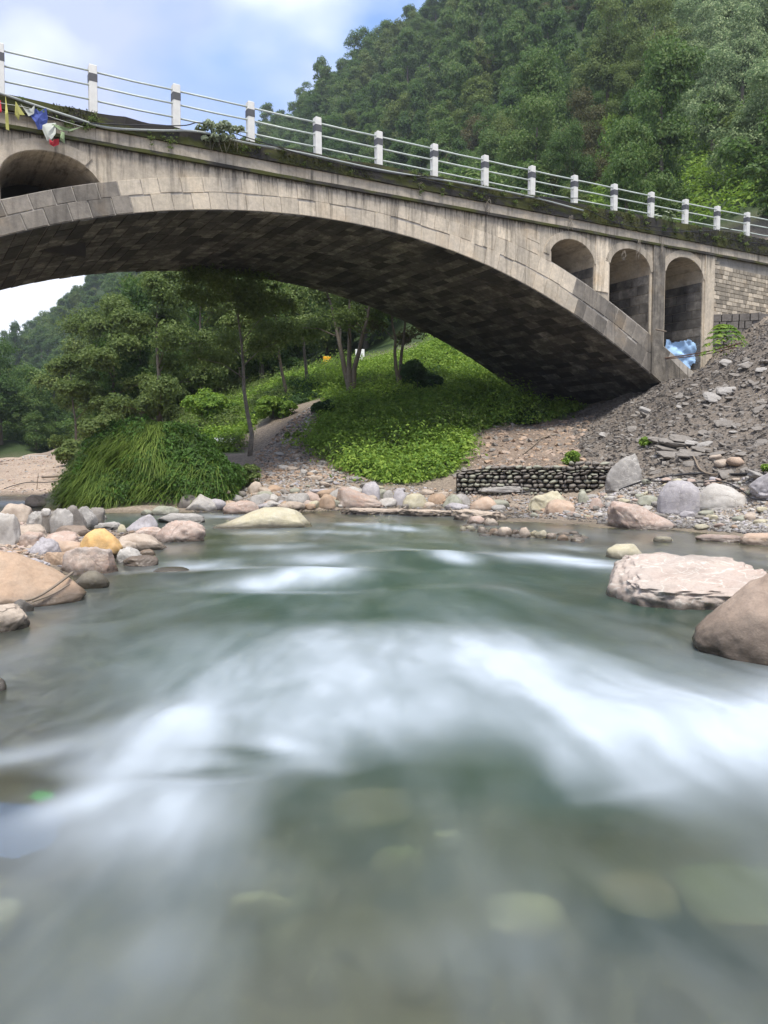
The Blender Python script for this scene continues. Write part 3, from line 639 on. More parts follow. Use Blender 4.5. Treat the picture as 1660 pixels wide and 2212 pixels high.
# pier masonry inside the right-hand openings
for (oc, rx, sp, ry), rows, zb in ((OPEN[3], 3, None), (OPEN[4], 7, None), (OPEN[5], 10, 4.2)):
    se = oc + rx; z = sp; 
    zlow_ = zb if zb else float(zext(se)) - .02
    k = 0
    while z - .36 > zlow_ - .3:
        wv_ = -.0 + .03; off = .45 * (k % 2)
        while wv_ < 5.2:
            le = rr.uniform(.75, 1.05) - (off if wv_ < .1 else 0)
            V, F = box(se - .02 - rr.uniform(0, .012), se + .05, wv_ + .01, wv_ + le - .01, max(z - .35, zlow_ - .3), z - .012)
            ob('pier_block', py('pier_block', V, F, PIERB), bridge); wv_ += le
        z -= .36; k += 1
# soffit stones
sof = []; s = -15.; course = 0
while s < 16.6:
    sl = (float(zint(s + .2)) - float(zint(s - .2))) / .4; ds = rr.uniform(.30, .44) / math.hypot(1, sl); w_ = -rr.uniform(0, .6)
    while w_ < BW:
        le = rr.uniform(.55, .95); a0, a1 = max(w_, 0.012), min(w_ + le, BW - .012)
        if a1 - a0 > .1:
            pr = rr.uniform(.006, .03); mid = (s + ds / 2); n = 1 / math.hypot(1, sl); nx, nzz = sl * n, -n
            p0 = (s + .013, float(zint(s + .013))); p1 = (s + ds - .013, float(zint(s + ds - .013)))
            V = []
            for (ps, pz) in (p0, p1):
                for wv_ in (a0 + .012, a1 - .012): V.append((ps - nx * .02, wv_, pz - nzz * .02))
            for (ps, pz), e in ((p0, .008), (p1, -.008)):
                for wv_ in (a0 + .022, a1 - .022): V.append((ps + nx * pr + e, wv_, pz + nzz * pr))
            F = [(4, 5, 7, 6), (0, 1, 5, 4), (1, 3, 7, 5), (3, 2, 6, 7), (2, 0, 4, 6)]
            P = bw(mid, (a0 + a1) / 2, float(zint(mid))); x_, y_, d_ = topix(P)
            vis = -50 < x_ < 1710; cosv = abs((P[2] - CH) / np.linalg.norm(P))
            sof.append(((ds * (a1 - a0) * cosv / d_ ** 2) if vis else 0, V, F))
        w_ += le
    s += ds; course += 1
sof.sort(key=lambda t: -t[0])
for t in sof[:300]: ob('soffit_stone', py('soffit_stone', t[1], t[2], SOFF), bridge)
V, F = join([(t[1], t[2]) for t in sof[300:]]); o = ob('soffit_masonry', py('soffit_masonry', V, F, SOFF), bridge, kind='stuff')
# approach wall on the right, coursed blocks
V, F = box(15.955, 27, .03, BW, 6.4, float(zgroove(16)) + .0); 
V = [(x, y, z if z < 7 else float(zgroove(x)) + .01) for x, y, z in V]; wall = ob('approach_wall', py('approach_wall', V, F, WALLJ), bridge)
cnt = 0; z = 6.85
k = 0
while z < float(zgroove(22)):
    s = 15.97 + (.0 if k % 2 else .17); hh = rr.uniform(.15, .185)
    if k % 2 == 0:
        V, F = prism([(15.965, z + .008), (s - .008, z + .008), (s - .008, z + hh - .008), (15.965, z + hh - .008)], -.0, .04, .008); ob('block', py('block', V, F, WALLB), wall)
    while s < 22.2:
        wd = rr.uniform(.22, .42)
        if z + hh < float(zgroove(s)) - .01:
            V, F = prism([(s + .008, z + .008), (s + wd - .008, z + .008), (s + wd - .008, z + hh - .008), (s + .008, z + hh - .008)], -.004 - rr.uniform(0, .016), .04, .01)
            if cnt < 298: ob('block', py('block', V, F, WALLB), wall); cnt += 1
        s += wd
    z += hh; k += 1

# ------------------------------------------------------------------ railing: posts and three rails per bay
rail = ob('bridge_railing', None, None, (0, Y0, 0), A, 'white concrete posts with dark bands and three pipe rails along the bridge edge', 'railing')
pv, pf = box(-.1, .1, -.1, .1, 0, 1); post_me = None
def zpost(s): q = s / 10; return .0387 * q * q + .331 * q + 8.889 + CH
sp0, dpost = -8.287, 2.0472
for n_ in range(-3, 18):
    s = sp0 + n_ * dpost; zb = float(zdeck(s)) - .02; zt = float(zpost(s)) + 1.0; H = zt - zb
    if post_me is None:
        bm = bmesh.new(); bmesh.ops.create_cube(bm, size=1); bmesh.ops.scale(bm, vec=(.19, .19, 1), verts=bm.verts); bmesh.ops.translate(bm, vec=(0, 0, .5), verts=bm.verts)
        bmesh.ops.bevel(bm, geom=bm.edges[:], offset=.012, segments=1, affect='EDGES'); post_me = bpy.data.meshes.new('railing_post'); bm.to_mesh(post_me); bm.free(); post_me.materials.append(PAINT)
        V, F = box(-.0985, .0985, -.0985, .0985, 0, .19); band_me = py('painted_band', V, F, BANDP)
        V, F = box(-.0985, .0985, -.0985, .0985, -.3, .06); foot_me = py('painted_foot', V, F, BANDP)
    o = ob('railing_post', post_me, rail, (s, .15, zb)); o.scale = (1, 1, H); o.rotation_euler = (rr.uniform(-.012, .012), rr.uniform(-.012, .012), rr.uniform(-.03, .03))
    b_ = ob('painted_band', band_me, o, (0, 0, 1 - .40 / H)); b_.scale = (1, 1, 1 / H)
    if n_ < 17:
        s2 = s + dpost
        for hh in (.87, .53, .19):
            za = float(zpost(s)) + hh; zb2 = float(zpost(s2)) + hh; sg = rr.uniform(-.012, .004)
            V, F = tube([(s + .09, .15, za), ((s + s2) / 2, .15 + rr.uniform(-.008, .008), (za + zb2) / 2 + sg), (s2 - .09, .15, zb2)], .025, 8)
            ob('rail', py('rail', V, F, RAILM, True), rail)

# ------------------------------------------------------------------ pipes, cables and prayer flags on the bridge edge
CABLE = plain('black_cable', (.02, .02, .022), .5, .2, 20); GREYP = plain('grey_pipe', (.33, .35, .33), .45, .15, 9); PALEC = plain('pale_cord', (.45, .45, .42), .6, .2, 15)
def bpath(pts, w_=-.19): return np.array([bw(unb(x, y, w_)[0], w_ - (.03 * math.sin(x * .05)), unb(x, y, w_)[1]) for x, y in pts])
def line(name, pts3, r, mat, label, cat='cable', n=8, group=None, m_=6):
    V, F = tube(curve(pts3, m_), r, n); b0 = np.array(pts3[0]); V = [np.array(v) - b0 for v in V]
    return ob(name, py(name, V, F, mat, True), None, b0, 0, label, cat, group)
line('water_pipe', bpath([(-60, 180), (0, 201), (78, 227), (155, 254), (233, 275), (337, 281), (430, 285), (525, 308), (650, 331), (830, 368), (1000, 396), (1140, 424), (1260, 455)]), .030, GREYP, 'thick grey water pipe sagging along the mossy deck edge', 'pipe')
line('cable', bpath([(-60, 226), (0, 240), (104, 256), (233, 267), (388, 272), (440, 266), (540, 300), (675, 340), (830, 372), (960, 384)], -.24), .014, CABLE, 'black cable crossing below the grey pipe on the deck edge')
line('cable', bpath([(900, 386), (950, 395), (1080, 425), (1155, 427), (1255, 428)], -.22), .013, CABLE, 'black cable looping down below the middle railing posts')
line('cable', bpath([(1170, 425), (1255, 446), (1330, 480), (1430, 500), (1520, 499), (1600, 492)], -.22), .013, CABLE, 'black cable hanging near the leafy weed at the right end')
line('cable', bpath([(1400, 488), (1520, 505), (1610, 522), (1700, 528)], -.2), .012, CABLE, 'thin dark cable along the far right end of the deck')

def cloth_mat(name, c_):
    return leaf_mat(name, [tuple(x * .75 for x in c_), c_, tuple(min(1, x * 1.15) for x in c_)], (*c_, 1), .2, .8)
fl = ob('prayer_flag_string', None, None, bw(-10.3, -.25, 9.2), 0, 'string of torn coloured prayer flags hanging over the left end of the bridge', 'prayer flags')
def flag(pts, col, name='flag', lab=None):
    base = np.array(fl.location); w_ = -.27
    q = [bw(unb(x, y, w_)[0], w_ + rr.uniform(-.04, .04), unb(x, y, w_)[1]) for x, y in pts]
    q = np.array(q); cn = q.mean(0) + np.array([.0, -.05, 0]); n = len(q)
    # fan with a mid ring, crumpled, and a real cloth thickness
    mids = (q + cn) / 2 + rng.normal(0, .02, (n, 3)); f_ = np.concatenate([q, mids, [cn]]) - base
    back = f_ + np.array([.002, .006, 0]); V = np.concatenate([f_, back]); m_ = 2 * n + 1
    F = []
    for i in range(n):
        j = (i + 1) % n; F += [(i, j, n + j, n + i), (n + i, n + j, 2 * n)]; F += [(m_ + i, m_ + n + i, m_ + n + j, m_ + j), (m_ + n + j, m_ + n + i, m_ + 2 * n), (i, m_ + i, m_ + j, j)]
    o = ob(name, py(name, V, F, col), fl)
    if lab: o['label'] = lab
YELF, WHF, BLF, GNF, RDF = cloth_mat('cloth_yellow', (.62, .60, .20)), cloth_mat('cloth_white', (.62, .64, .58)), cloth_mat('cloth_blue', (.10, .14, .42)), cloth_mat('cloth_green', (.35, .45, .25)), cloth_mat('cloth_red', (.65, .07, .09))
D8 = lambda *a_: [(x * .2589, 61.4 + y * .2589) for x, y in a_]
flag(D8((48, 560), (66, 700), (78, 850), (50, 845), (46, 690)), YELF, lab='narrow yellow flag twisted into a strip')
flag(D8((130, 610), (210, 720), (165, 720), (160, 768), (125, 720)), YELF, lab='short yellow flag')
flag(D8((175, 625), (250, 715), (290, 640), (285, 710), (240, 735)), WHF, lab='crumpled white flag')
flag(D8((255, 720), (300, 670), (330, 700), (385, 665), (402, 750), (390, 800), (345, 840), (320, 840), (290, 780)), BLF, lab='large blue flag')
flag(D8((335, 790), (470, 785), (465, 880), (430, 930), (395, 940)), WHF, lab='white flag hanging over the small arch')
flag(D8((430, 795), (530, 835), (600, 845), (680, 825), (590, 858), (500, 850)), GNF, lab='pale green flag')
flag(D8((510, 860), (540, 870), (540, 960), (500, 930)), GNF)
flag(D8((410, 925), (455, 950), (490, 925), (495, 965), (450, 985), (415, 970)), RDF, lab='small red flag at the bottom of the string')
flag(D8((-40, 560), (8, 600), (14, 700), (-30, 720)), RDF, lab='red flag at the frame edge')
V, F = tube(curve(bpath([(-60, 205), (0, 222), (60, 233), (105, 250), (180, 275)], -.26)), .007, 6); V = [np.array(v) - np.array(fl.location) for v in V]; ob('string', py('string', V, F, PALEC, True), fl)

# ------------------------------------------------------------------ rocks
_ico = {}
def ico(sub):
    if sub not in _ico:
        bm = bmesh.new(); bmesh.ops.create_icosphere(bm, subdivisions=sub, radius=1); bm.verts.ensure_lookup_table()
        _ico[sub] = (np.array([v.co[:] for v in bm.verts]), np.array([[v.index for v in f.verts] for f in bm.faces], int)); bm.free()
    return _ico[sub]
def rock_geo(seed, p=2.6, rough=.12, cuts=9, cutk=.85, fine=.035, sub=5, strata=0., prof=None, flat=1., tilt=1., steep=False):
    U, F = ico(sub); r_ = np.random.default_rng(seed)
    P = U / ((np.abs(U) ** p).sum(-1, keepdims=True) ** (1 / p))
    for _ in range(cuts):
        n = r_.normal(size=3); n /= np.linalg.norm(n); o_ = r_.uniform(.72, .95); e = P @ n - o_; P = P - np.where(e > 0, e, 0)[:, None] * n * cutk
    P = P * (1 + rough * fbm(U * 1.3 + seed * 3.1, 3, seed))[:, None]
    rg = 1 - np.abs(fbm(U * 3 + seed, 3, seed + 5)); P = P * (1 + fine * (rg - .6) + fine * .8 * fbm(U * 9 + seed, 3, seed + 9))[:, None]
    if strata:
        ph = P[:, 2] * 5 + .8 * vn(U * 2 + seed, 3); t = ph - np.floor(ph); st_ = np.minimum(t * 4, 1) - t; P[:, :2] *= (1 + strata * st_)[:, None]
    P = P / np.abs(P).max(0)
    if flat != 1: P[:, 2] = np.sign(P[:, 2]) * np.abs(P[:, 2]) ** flat
    if prof is not None:
        k = np.interp(P[:, 0], np.linspace(-1, 1, len(prof)), prof); side = np.clip(1 - np.abs(P[:, 0]) ** p, .0, 1) ** (1 / p)
        P[:, 2] = np.where(P[:, 2] > 0, P[:, 2] / (np.maximum(side, .38) if steep else 1) * k, P[:, 2])
    if tilt != 1: P[:, 2] = np.where(P[:, 2] > 0, P[:, 2] * np.interp(P[:, 1], [-1, 1], [tilt, 1]), P[:, 2])
    return P, F
rocks = []
def rock(x0, x1, yt, yb, mat, label, zb=0., dep=.8, seed=None, cat='boulder', name='boulder', sink=.35, rz=0., group=None, tback=.1, **kw):
    seed = seed if seed is not None else len(rocks) + 11
    xc = (x0 + x1) / 2; Yf = hitz(xc, yb, max(zb, -.1))[1]
    g0 = ghit(xc, yb, 3, 60)
    if g0 is not None and g0[1] < Yf: Yf = g0[1]
    W = (x1 - x0) / FD * Yf / 2; D = W * dep; Yc = Yf + D * .75; W = (x1 - x0) / FD * Yc / 2
    c0 = at(xc, yb, Yc); zb = max(min(zb, c0[2] + .3), float(ground(c0[0], Yc)) - .04) if zb >= 0 else zb; topz = at(xc, yt, Yc + D * tback)[2]; H = max(topz - zb, .04)
    if (x1 - x0) < 150: kw['sub'] = min(kw.get('sub', 5), 5 if (x1 - x0) > 55 else 4)
    P, F = rock_geo(seed, **kw)
    P = P * np.array([W, D, 1.]); P[:, 2] = np.where(P[:, 2] > 0, P[:, 2] * H, P[:, 2] * max(H * sink, .08))
    th = -math.atan2(c0[0], Yc)
    o = ob(name, fast(name, P, F, ROCK[mat], True), None, (c0[0], Yc, zb), th + rz, label, cat, group)
    rocks.append((c0[0], Yc, max(W, D))); return o
# left bank
rock(-150, 181, 1174, 1312, 'tan', 'big smooth tan boulder at the left edge of the river', dep=.75, cuts=4, rough=.06, fine=.012, prof=[.9, 1, 1, .97, .88, .7, .5, .3], sub=6, p=2.6)
rock(-60, 61, 1304, 1366, 'cream', 'cracked cream-white block below the big tan boulder', cuts=12, fine=.06, p=3.2)
rock(25, 72, 1292, 1322, 'dark', 'small dark pebble wedged between the tan boulder and the cream block', cuts=5)
rock(163, 237, 1232, 1268, 'olive', 'round dark brown stone in the water beside the big tan boulder', cuts=1, rough=.05, fine=.01, prof=[.5, .8, 1, 1, .8, .5])
rock(133, 262, 1177, 1240, 'rust', 'pinkish brown block in folds below the yellow boulder', p=3.4, cuts=10, fine=.05, dep=.7)
rock(172, 264, 1137, 1190, 'orange', 'bright orange-yellow boulder lying on the left bank', zb=.10, cuts=3, rough=.07, fine=.012, prof=[.6, .9, 1, .95, .7, .45], dep=.8)
rock(258, 362, 1148, 1189, 'cream', 'flat cream slab just right of the yellow boulder', p=3.6, cuts=9, fine=.05, prof=[.9, 1, .9, .7, .45])
rock(252, 310, 1180, 1214, 'white', 'small white veined block right of the pinkish brown block', cuts=9, fine=.06)
rock(268, 344, 1198, 1221, 'umber', 'low wet brown stone at the water edge under the cream slab', cuts=3, fine=.03, dep=.9)
rock(300, 336, 1186, 1200, 'tan', 'small tan stone touching the cream slab from the river side', cuts=3)
rock(333, 445, 1122, 1170, 'pink', 'pink cracked block at the tip of the left bank', p=3.6, cuts=9, fine=.06, dep=.7, prof=[.75, 1, 1, .95, .9, .8])
rock(268, 345, 1110, 1150, 'lilac', 'bluish grey sloping boulder behind the cream slab', cuts=6, prof=[.3, .6, .9, 1, .9])
rock(340, 442, 1108, 1128, 'grey', 'low grey slab behind the pink cracked block', cuts=8, p=3, dep=.5)
rock(254, 274, 1132, 1152, 'yellow', 'small yellow lichen-covered stone beside the bluish grey boulder', cuts=2)
rock(-40, 52, 1104, 1180, 'white', 'white upright block at the left frame edge above the tan boulder', p=4, cuts=8, fine=.04, dep=.6)
rock(2, 78, 1087, 1132, 'cream', 'pale rounded boulder behind the white upright block', cuts=4, fine=.02)
for i, (a_, b_, t_, u_) in enumerate([(64, 104, 1096, 1150), (94, 130, 1090, 1152), (118, 152, 1092, 1156), (142, 178, 1090, 1150), (168, 204, 1087, 1142), (190, 224, 1096, 1136)]):
    rock(a_ - 9, b_ + 9, t_, u_, 'shale' if i % 2 else 'grey', ['grey folded rock nearest the white block in the jagged grey row', 'grey rib second from the white block in the jagged row', 'grey rib with dark cleft in the middle of the jagged row', 'grey rib right of the dark cleft in the jagged row', 'tall grey rib with a broken top in the jagged row', 'grey end piece of the jagged row beside the channel'][i], p=3., cuts=10, fine=.05, rough=.25, dep=.9, flat=.6, sub=5, group='jagged grey rock row on the left bank')
rock(56, 100, 1068, 1092, 'cream', 'pale round boulder behind the jagged grey row', zb=.05, cuts=3)
rock(90, 111, 1097, 1108, 'white', 'small white pebble lying on top of the jagged grey row', zb=.42, cuts=1, cat='stone', name='stone')
rock(58, 132, 1160, 1200, 'lilac', 'grey wavy-banded stone behind the big tan boulder', cuts=8, fine=.06)
rock(80, 180, 1146, 1178, 'pink', 'flat pinkish ledge left of the yellow boulder', cuts=7, p=3, dep=.8)
rock(100, 190, 1166, 1196, 'peach', 'low peach-coloured slab between tan boulder and folded block', cuts=5, dep=.7)
rock(120, 200, 1134, 1160, 'umber', 'brown flat stone at the foot of the jagged grey row', cuts=6)
rock(196, 262, 1126, 1146, 'grey', 'row of grey stone sticking out right of the jagged row', cuts=8, fine=.08)
rock(330, 412, 1224, 1244, 'olive', 'dark stone just awash below the brown water-edge stone', cuts=1, fine=.01, zb=-.05, rough=.04)
rock(212, 232, 1110, 1123, 'white', 'small pale stone at the end of the jagged row in the channel', cuts=3, cat='stone', name='stone')
rock(-30, 14, 1462, 1492, 'dark', 'small dark stone in the shallows low on the left edge', cuts=5, cat='stone', name='stone')
for q_ in [(20, 100, 1132, 1170, 'cream', 'pale angular block between the white block and the jagged grey row'), (180, 262, 1152, 1186, 'peach', 'peach flat slab half under the yellow boulder'), (222, 300, 1166, 1196, 'cream', 'pale flat rock between the folded block and the cream slab'),
           (96, 152, 1188, 1222, 'tan', 'tan angular rock tucked behind the shoulder of the big tan boulder'), (40, 104, 1146, 1182, 'rust', 'reddish brown broken rock behind the big tan boulder'), (288, 352, 1136, 1164, 'pink', 'pinkish wedge between bluish grey boulder and pink cracked block'), (120, 176, 1120, 1146, 'grey', 'grey broken block leaning on the jagged grey row')]:
    rock(*q_, p=3.4, cuts=12, fine=.05, rough=.14, flat=.7)
# across the river, left to right
rock(462, 679, 1094, 1140, 'yellow', 'long smooth pale boulder lying midstream like a whale back', cuts=3, p=2.6, rough=.04, fine=.012, dep=.45, prof=[.12, .25, .5, .75, .95, 1, 1, .95, .8], sub=6)
rock(305, 331, 1100, 1114, 'green', 'small grey-green stone under the grassy mound nearest the channel', cuts=3)
rock(327, 388, 1092, 1113, 'green', 'long greenish stone at the foot of the grassy mound', cuts=4, dep=.6)
rock(383, 430, 1068, 1098, 'dark', 'dark grey-green boulder half hidden by the mound plants', zb=.05, cuts=3)
rock(402, 472, 1066, 1105, 'white', 'large pale grey rounded boulder right of the mound', cuts=4, fine=.02, prof=[.45, .8, .98, 1, .9, .6], sub=6)
rock(470, 500, 1067, 1088, 'cream', 'pale round stone right of the large pale grey boulder', zb=.05, cuts=3)
rock(430, 454, 1054, 1072, 'green', 'mossy green stone above the large pale grey boulder', zb=.3, cuts=3)
rock(480, 562, 1080, 1110, 'pink', 'low pink boulder behind the midstream rock', cuts=4, dep=.6)
rock(470, 514, 1081, 1096, 'peach', 'small orange-pink stone leaning on the large pale grey boulder', zb=.03, cuts=5)
rock(535, 571, 1038, 1067, 'cream', 'whitish boulder perched highest on the shore beside the mound', zb=.3, cuts=4)
rock(551, 594, 1060, 1078, 'green', 'flat olive-grey stone below the perched whitish boulder', zb=.2, cuts=3)
rock(576, 612, 1047, 1063, 'tan', 'tan stone right of the perched whitish boulder', zb=.3, cuts=4)
rock(578, 604, 1067, 1083, 'white', 'small white stone on the shore above the midstream rock', zb=.12, cuts=6)
rock(597, 625, 1080, 1095, 'lilac', 'small lilac-grey stone behind the midstream rock', zb=.05, cuts=3)
rock(640, 682, 1080, 1098, 'pink', 'flat pale pink stone right end behind the midstream rock', zb=.04, cuts=3)
rock(680, 727, 1062, 1100, 'tan', 'grey-tan boulder left of the reddish pointed slab', cuts=4, prof=[.5, .75, .95, 1, .9])
rock(725, 836, 1042, 1098, 'rust', 'reddish pointed slab leaning to the left on the far shore', p=3, cuts=2, prof=[1.0, 1, .85, .68, .55, .42, .3, .15], steep=True, dep=.5, fine=.05)
rock(780, 826, 1040, 1083, 'lilac', 'grey round boulder behind the reddish pointed slab', zb=.08, cuts=4)
rock(826, 852, 1058, 1087, 'grey', 'grey boulder, narrow one of the pair left of the yellow boulder', zb=.05, cuts=3)
rock(847, 882, 1054, 1092, 'lilac', 'wide lilac-grey boulder touching the pale yellow boulder', zb=.04, cuts=4)
rock(869, 926, 1061, 1098, 'yellow', 'pale yellow rounded boulder in the middle of the far shore', cuts=3, fine=.015)
rock(924, 964, 1062, 1089, 'tan', 'ochre boulder right of the pale yellow boulder', zb=.05, cuts=3)
rock(951, 1002, 1066, 1098, 'green', 'grey-green sloping boulder before the dry stone wall', zb=.03, cuts=4, prof=[.5, .8, 1, .95, .8])
rock(914, 944, 1084, 1097, 'cream', 'little cream stone under the pale yellow boulder', zb=.03, cuts=2)
rock(960, 1016, 1084, 1102, 'lilac', 'flat lilac-grey stone left of the peach boulder', zb=.02, cuts=3)
rock(1012, 1080, 1072, 1104, 'peach', 'smooth peach-coloured boulder below the dry stone wall', cuts=3, fine=.012, prof=[.5, .8, 1, 1, .9, .6])
for i, (a_, b_, t_, u_, pr) in enumerate([(727, 880, 1096, 1112, [.6, 1, .9, .8, .9]), (850, 1000, 1097, 1116, [.8, .9, 1, .8, .7]), (970, 1110, 1099, 1124, [.7, 1, .9, .8, .5])]):
    rock(a_, b_, t_, u_, 'cream', ['thin jagged rock ledge at the waterline, end under the reddish slab', 'thin jagged rock ledge at the waterline below the yellow boulder', 'thin jagged rock ledge at the waterline below the peach boulder'][i], p=4, cuts=12, fine=.14, rough=.12, dep=.35, prof=pr, strata=.12, flat=.5, steep=True, group='jagged ledge along the waterline', sub=6, cat='rock ledge', name='rock_ledge')
rock(1030, 1195, 1046, 1070, 'grey', 'long flat grey ledge lying along the foot of the dry stone wall', zb=.12, p=4, cuts=10, fine=.08, dep=.3, flat=.5)
rock(1006, 1048, 1114, 1131, 'pink', 'small brownish block at the right end of the waterline ledge', cuts=8, p=3)
rock(1045, 1080, 1119, 1135, 'cream', 'small white block beside the brownish block at the ledge end', cuts=7)
bar = [(1006, 1028, 1135, 1147, 'yellow'), (1030, 1056, 1138, 1150, 'cream'), (1054, 1080, 1141, 1153, 'tan'), (1074, 1108, 1137, 1158, 'cream'), (1102, 1126, 1143, 1158, 'umber'), (1120, 1147, 1138, 1161, 'cream'), (1144, 1164, 1145, 1160, 'yellow'), (1154, 1184, 1145, 1162, 'yellow'), (1180, 1204, 1150, 1164, 'cream'), (1204, 1230, 1154, 1167, 'tan'), (1232, 1264, 1160, 1170, 'cream')]
for a_, b_, t_, u_, mt in bar: rock(a_, b_, t_, u_, mt, 'pale yellowish stone in the low stone bar between the river and the calm pool', cuts=6, cat='stone', name='stone', group='stones of the low bar in the pool')
rock(1140, 1237, 1055, 1101, 'yellow', 'yellow and ochre ridged boulder below the dry stone wall', cuts=6, fine=.06, dep=.7, prof=[.75, .9, .8, .95, 1, .9, .6])
rock(1176, 1244, 1077, 1110, 'peach', 'pale striped boulder in front of the yellow ridged boulder', cuts=2, fine=.012)
rock(1248, 1273, 1057, 1089, 'green', 'upright pale green stone on the gravel between two boulders', zb=.06, cuts=6)
rock(1274, 1303, 1074, 1099, 'pink', 'small stone with pink patches on the gravel', zb=.05, cuts=3)
rock(1306, 1456, 1084, 1143, 'pink', 'large pinkish block with a slanting top at the edge of the calm pool', p=3.4, cuts=5, fine=.03, dep=.55, prof=[.85, 1, .98, .95, .8, .6, .4, .2], sub=6, steep=True)
rock(1378, 1424, 1069, 1096, 'green', 'greenish stone wedged behind the large pinkish block', zb=.1, cuts=4)
rock(1418, 1516, 1037, 1114, 'lilac', 'big pale grey egg-shaped boulder on the right gravel bank', zb=.06, cuts=3, fine=.03, dep=.7, sub=6, rough=.05)
rock(1498, 1624, 1040, 1105, 'white', 'big white and greenish boulder with a flat split face', zb=.12, cuts=4, fine=.02, dep=.6, prof=[1, 1, .97, .9, .75, .55, .3], sub=6)
rock(1622, 1720, 1014, 1078, 'lilac', 'bluish grey boulder at the right frame edge below the hose', zb=.25, cuts=5, fine=.04, prof=[.4, .75, .95, 1, 1])
rock(1303, 1386, 962, 1058, 'grey', 'tall grey boulder leaning at the foot of the shale heap', zb=.35, p=3.2, cuts=4, fine=.05, dep=.6, steep=True, prof=[.42, .6, .78, .92, 1, .9], sub=6, sink=.15)
rock(1412, 1452, 1157, 1171, 'yellow', 'small mossy stone alone in the calm pool', cuts=4, cat='stone', name='stone')
rock(1500, 1604, 1151, 1170, 'pink', 'long flat pink stone at the far edge of the calm pool', cuts=4, dep=.45)
rock(1598, 1700, 1149, 1178, 'peach', 'flat pinkish boulder at the right edge of the calm pool', cuts=4, dep=.5)
rock(1308, 1398, 1173, 1208, 'yellow', 'low round pale stone touching the big flat slab', cuts=2, fine=.012, dep=.8)
rock(1292, 1655, 1177, 1318, 'slab', 'huge flat pink and grey veined slab in the river at right', p=2.5, cuts=6, cutk=.7, fine=.05, rough=.13, dep=1.2, tback=.75, flat=.5, tilt=.55, prof=[.92, .96, 1, 1, 1, .98, .95, .93, .85], sub=6, sink=1., steep=True)
rock(1500, 1850, 1208, 1435, 'umber', 'big dark brown smooth boulder cut by the right frame edge', cuts=5, cutk=.55, rough=.09, fine=.02, p=2.3, dep=.8, prof=[.4, .62, .84, .97, 1, 1, .9], sub=6, sink=.5)
rock(1150, 1210, 880, 905, 'grey', 'small pale flat stone among the plants beneath the arch end', zb=3.2, cuts=4) if False else None
for i in range(46):
    x = 1000 + 270 * rr.random(); y = 1140 + (x - 1000) * .085 + rr.gauss(3, 5); q = hitz(x, y, 0); r0_ = rr.uniform(.05, .13); kk = rr.randrange(1000)
    P, F = rock_geo(kk, cuts=6, rough=.15, fine=.03, sub=3); me_ = fast('stone', P, F, ROCK[rr.choice(['cream', 'yellow', 'tan', 'grey'])], True)
    o = ob('stone', me_, None, (q[0], q[1], -.02), rr.uniform(0, 6), 'small angular stone in the low stone bar between the river and the calm pool', 'stone', 'small stones of the bar in the pool'); o.scale = (r0_, r0_ * rr.uniform(.6, 1), r0_ * rr.uniform(.5, .9))
# stones seen through the water: water blur painted in, flanks fade to bed colour
def under_mat(name, c_):
    m = M(name); o = m.n('ShaderNodeTexCoord').outputs['Normal']; gz_ = m.sep(m.n('ShaderNodeNewGeometry').outputs['Normal'], 2); n_ = m.noise(m.obj(), 4, 5, .6)
    f = m.rng(m.mth('ADD', gz_, m.mth('MULTIPLY', m.mth('SUBTRACT', n_, .5), .25)), .55, .98, 0, 1)
    return m.done(m.mix(f, (.26, .235, .155), m.mix(n_, c_, tuple(x * .8 for x in c_))), .9)
UNDER = {'umber': under_mat('under_brown', (.27, .215, .145)), 'yellow': under_mat('under_yellow', (.56, .53, .35)), 'green': under_mat('under_green', (.22, .235, .13)), 'cream': under_mat('under_cream', (.6, .56, .45))}
for px_, py_, rx, ry, zt, mt, lab in [(805, 1750, 85, 50, -0.05, 'umber', 'round brown stone under the water in the middle foreground'), (965, 1822, 34, 20, -0.07, 'yellow', 'small pale yellow stone under the water right of the brown one'),
        (865, 1870, 60, 25, -0.11, 'green', 'dim greenish stone under the water below the brown one'), (565, 1955, 72, 20, -0.06, 'yellow', 'flat pale stone under the water at lower left of centre'),
        (1600, 1950, 130, 90, -0.07, 'green', 'large mossy green stone under the water at the lower right corner'), (5, 1990, 45, 40, -.10, 'cream', 'pale stone under the water at the lower left edge'),
        (1380, 1950, 90, 60, -0.12, 'umber', 'wide brown stone under the water at lower right'), (1130, 1990, 90, 50, -0.14, 'yellow', 'faint yellowish stone under the water near the bottom')]:
    p_ = hitz(px_, py_, zt - .05); a_ = rx / FD * p_[1]; b_ = abs(hitz(px_, py_ - ry, zt)[1] - hitz(px_, py_ + ry, zt)[1]) / 2
    P, F = rock_geo(int(px_), cuts=2, rough=.08, fine=.01, sub=4); P = P * np.array([a_ * 1.1, b_ * .8, .07]); ob('stone', fast('stone', P, F, UNDER[mt], True), None, (p_[0], p_[1], zt - .11), 0, lab, 'stone')
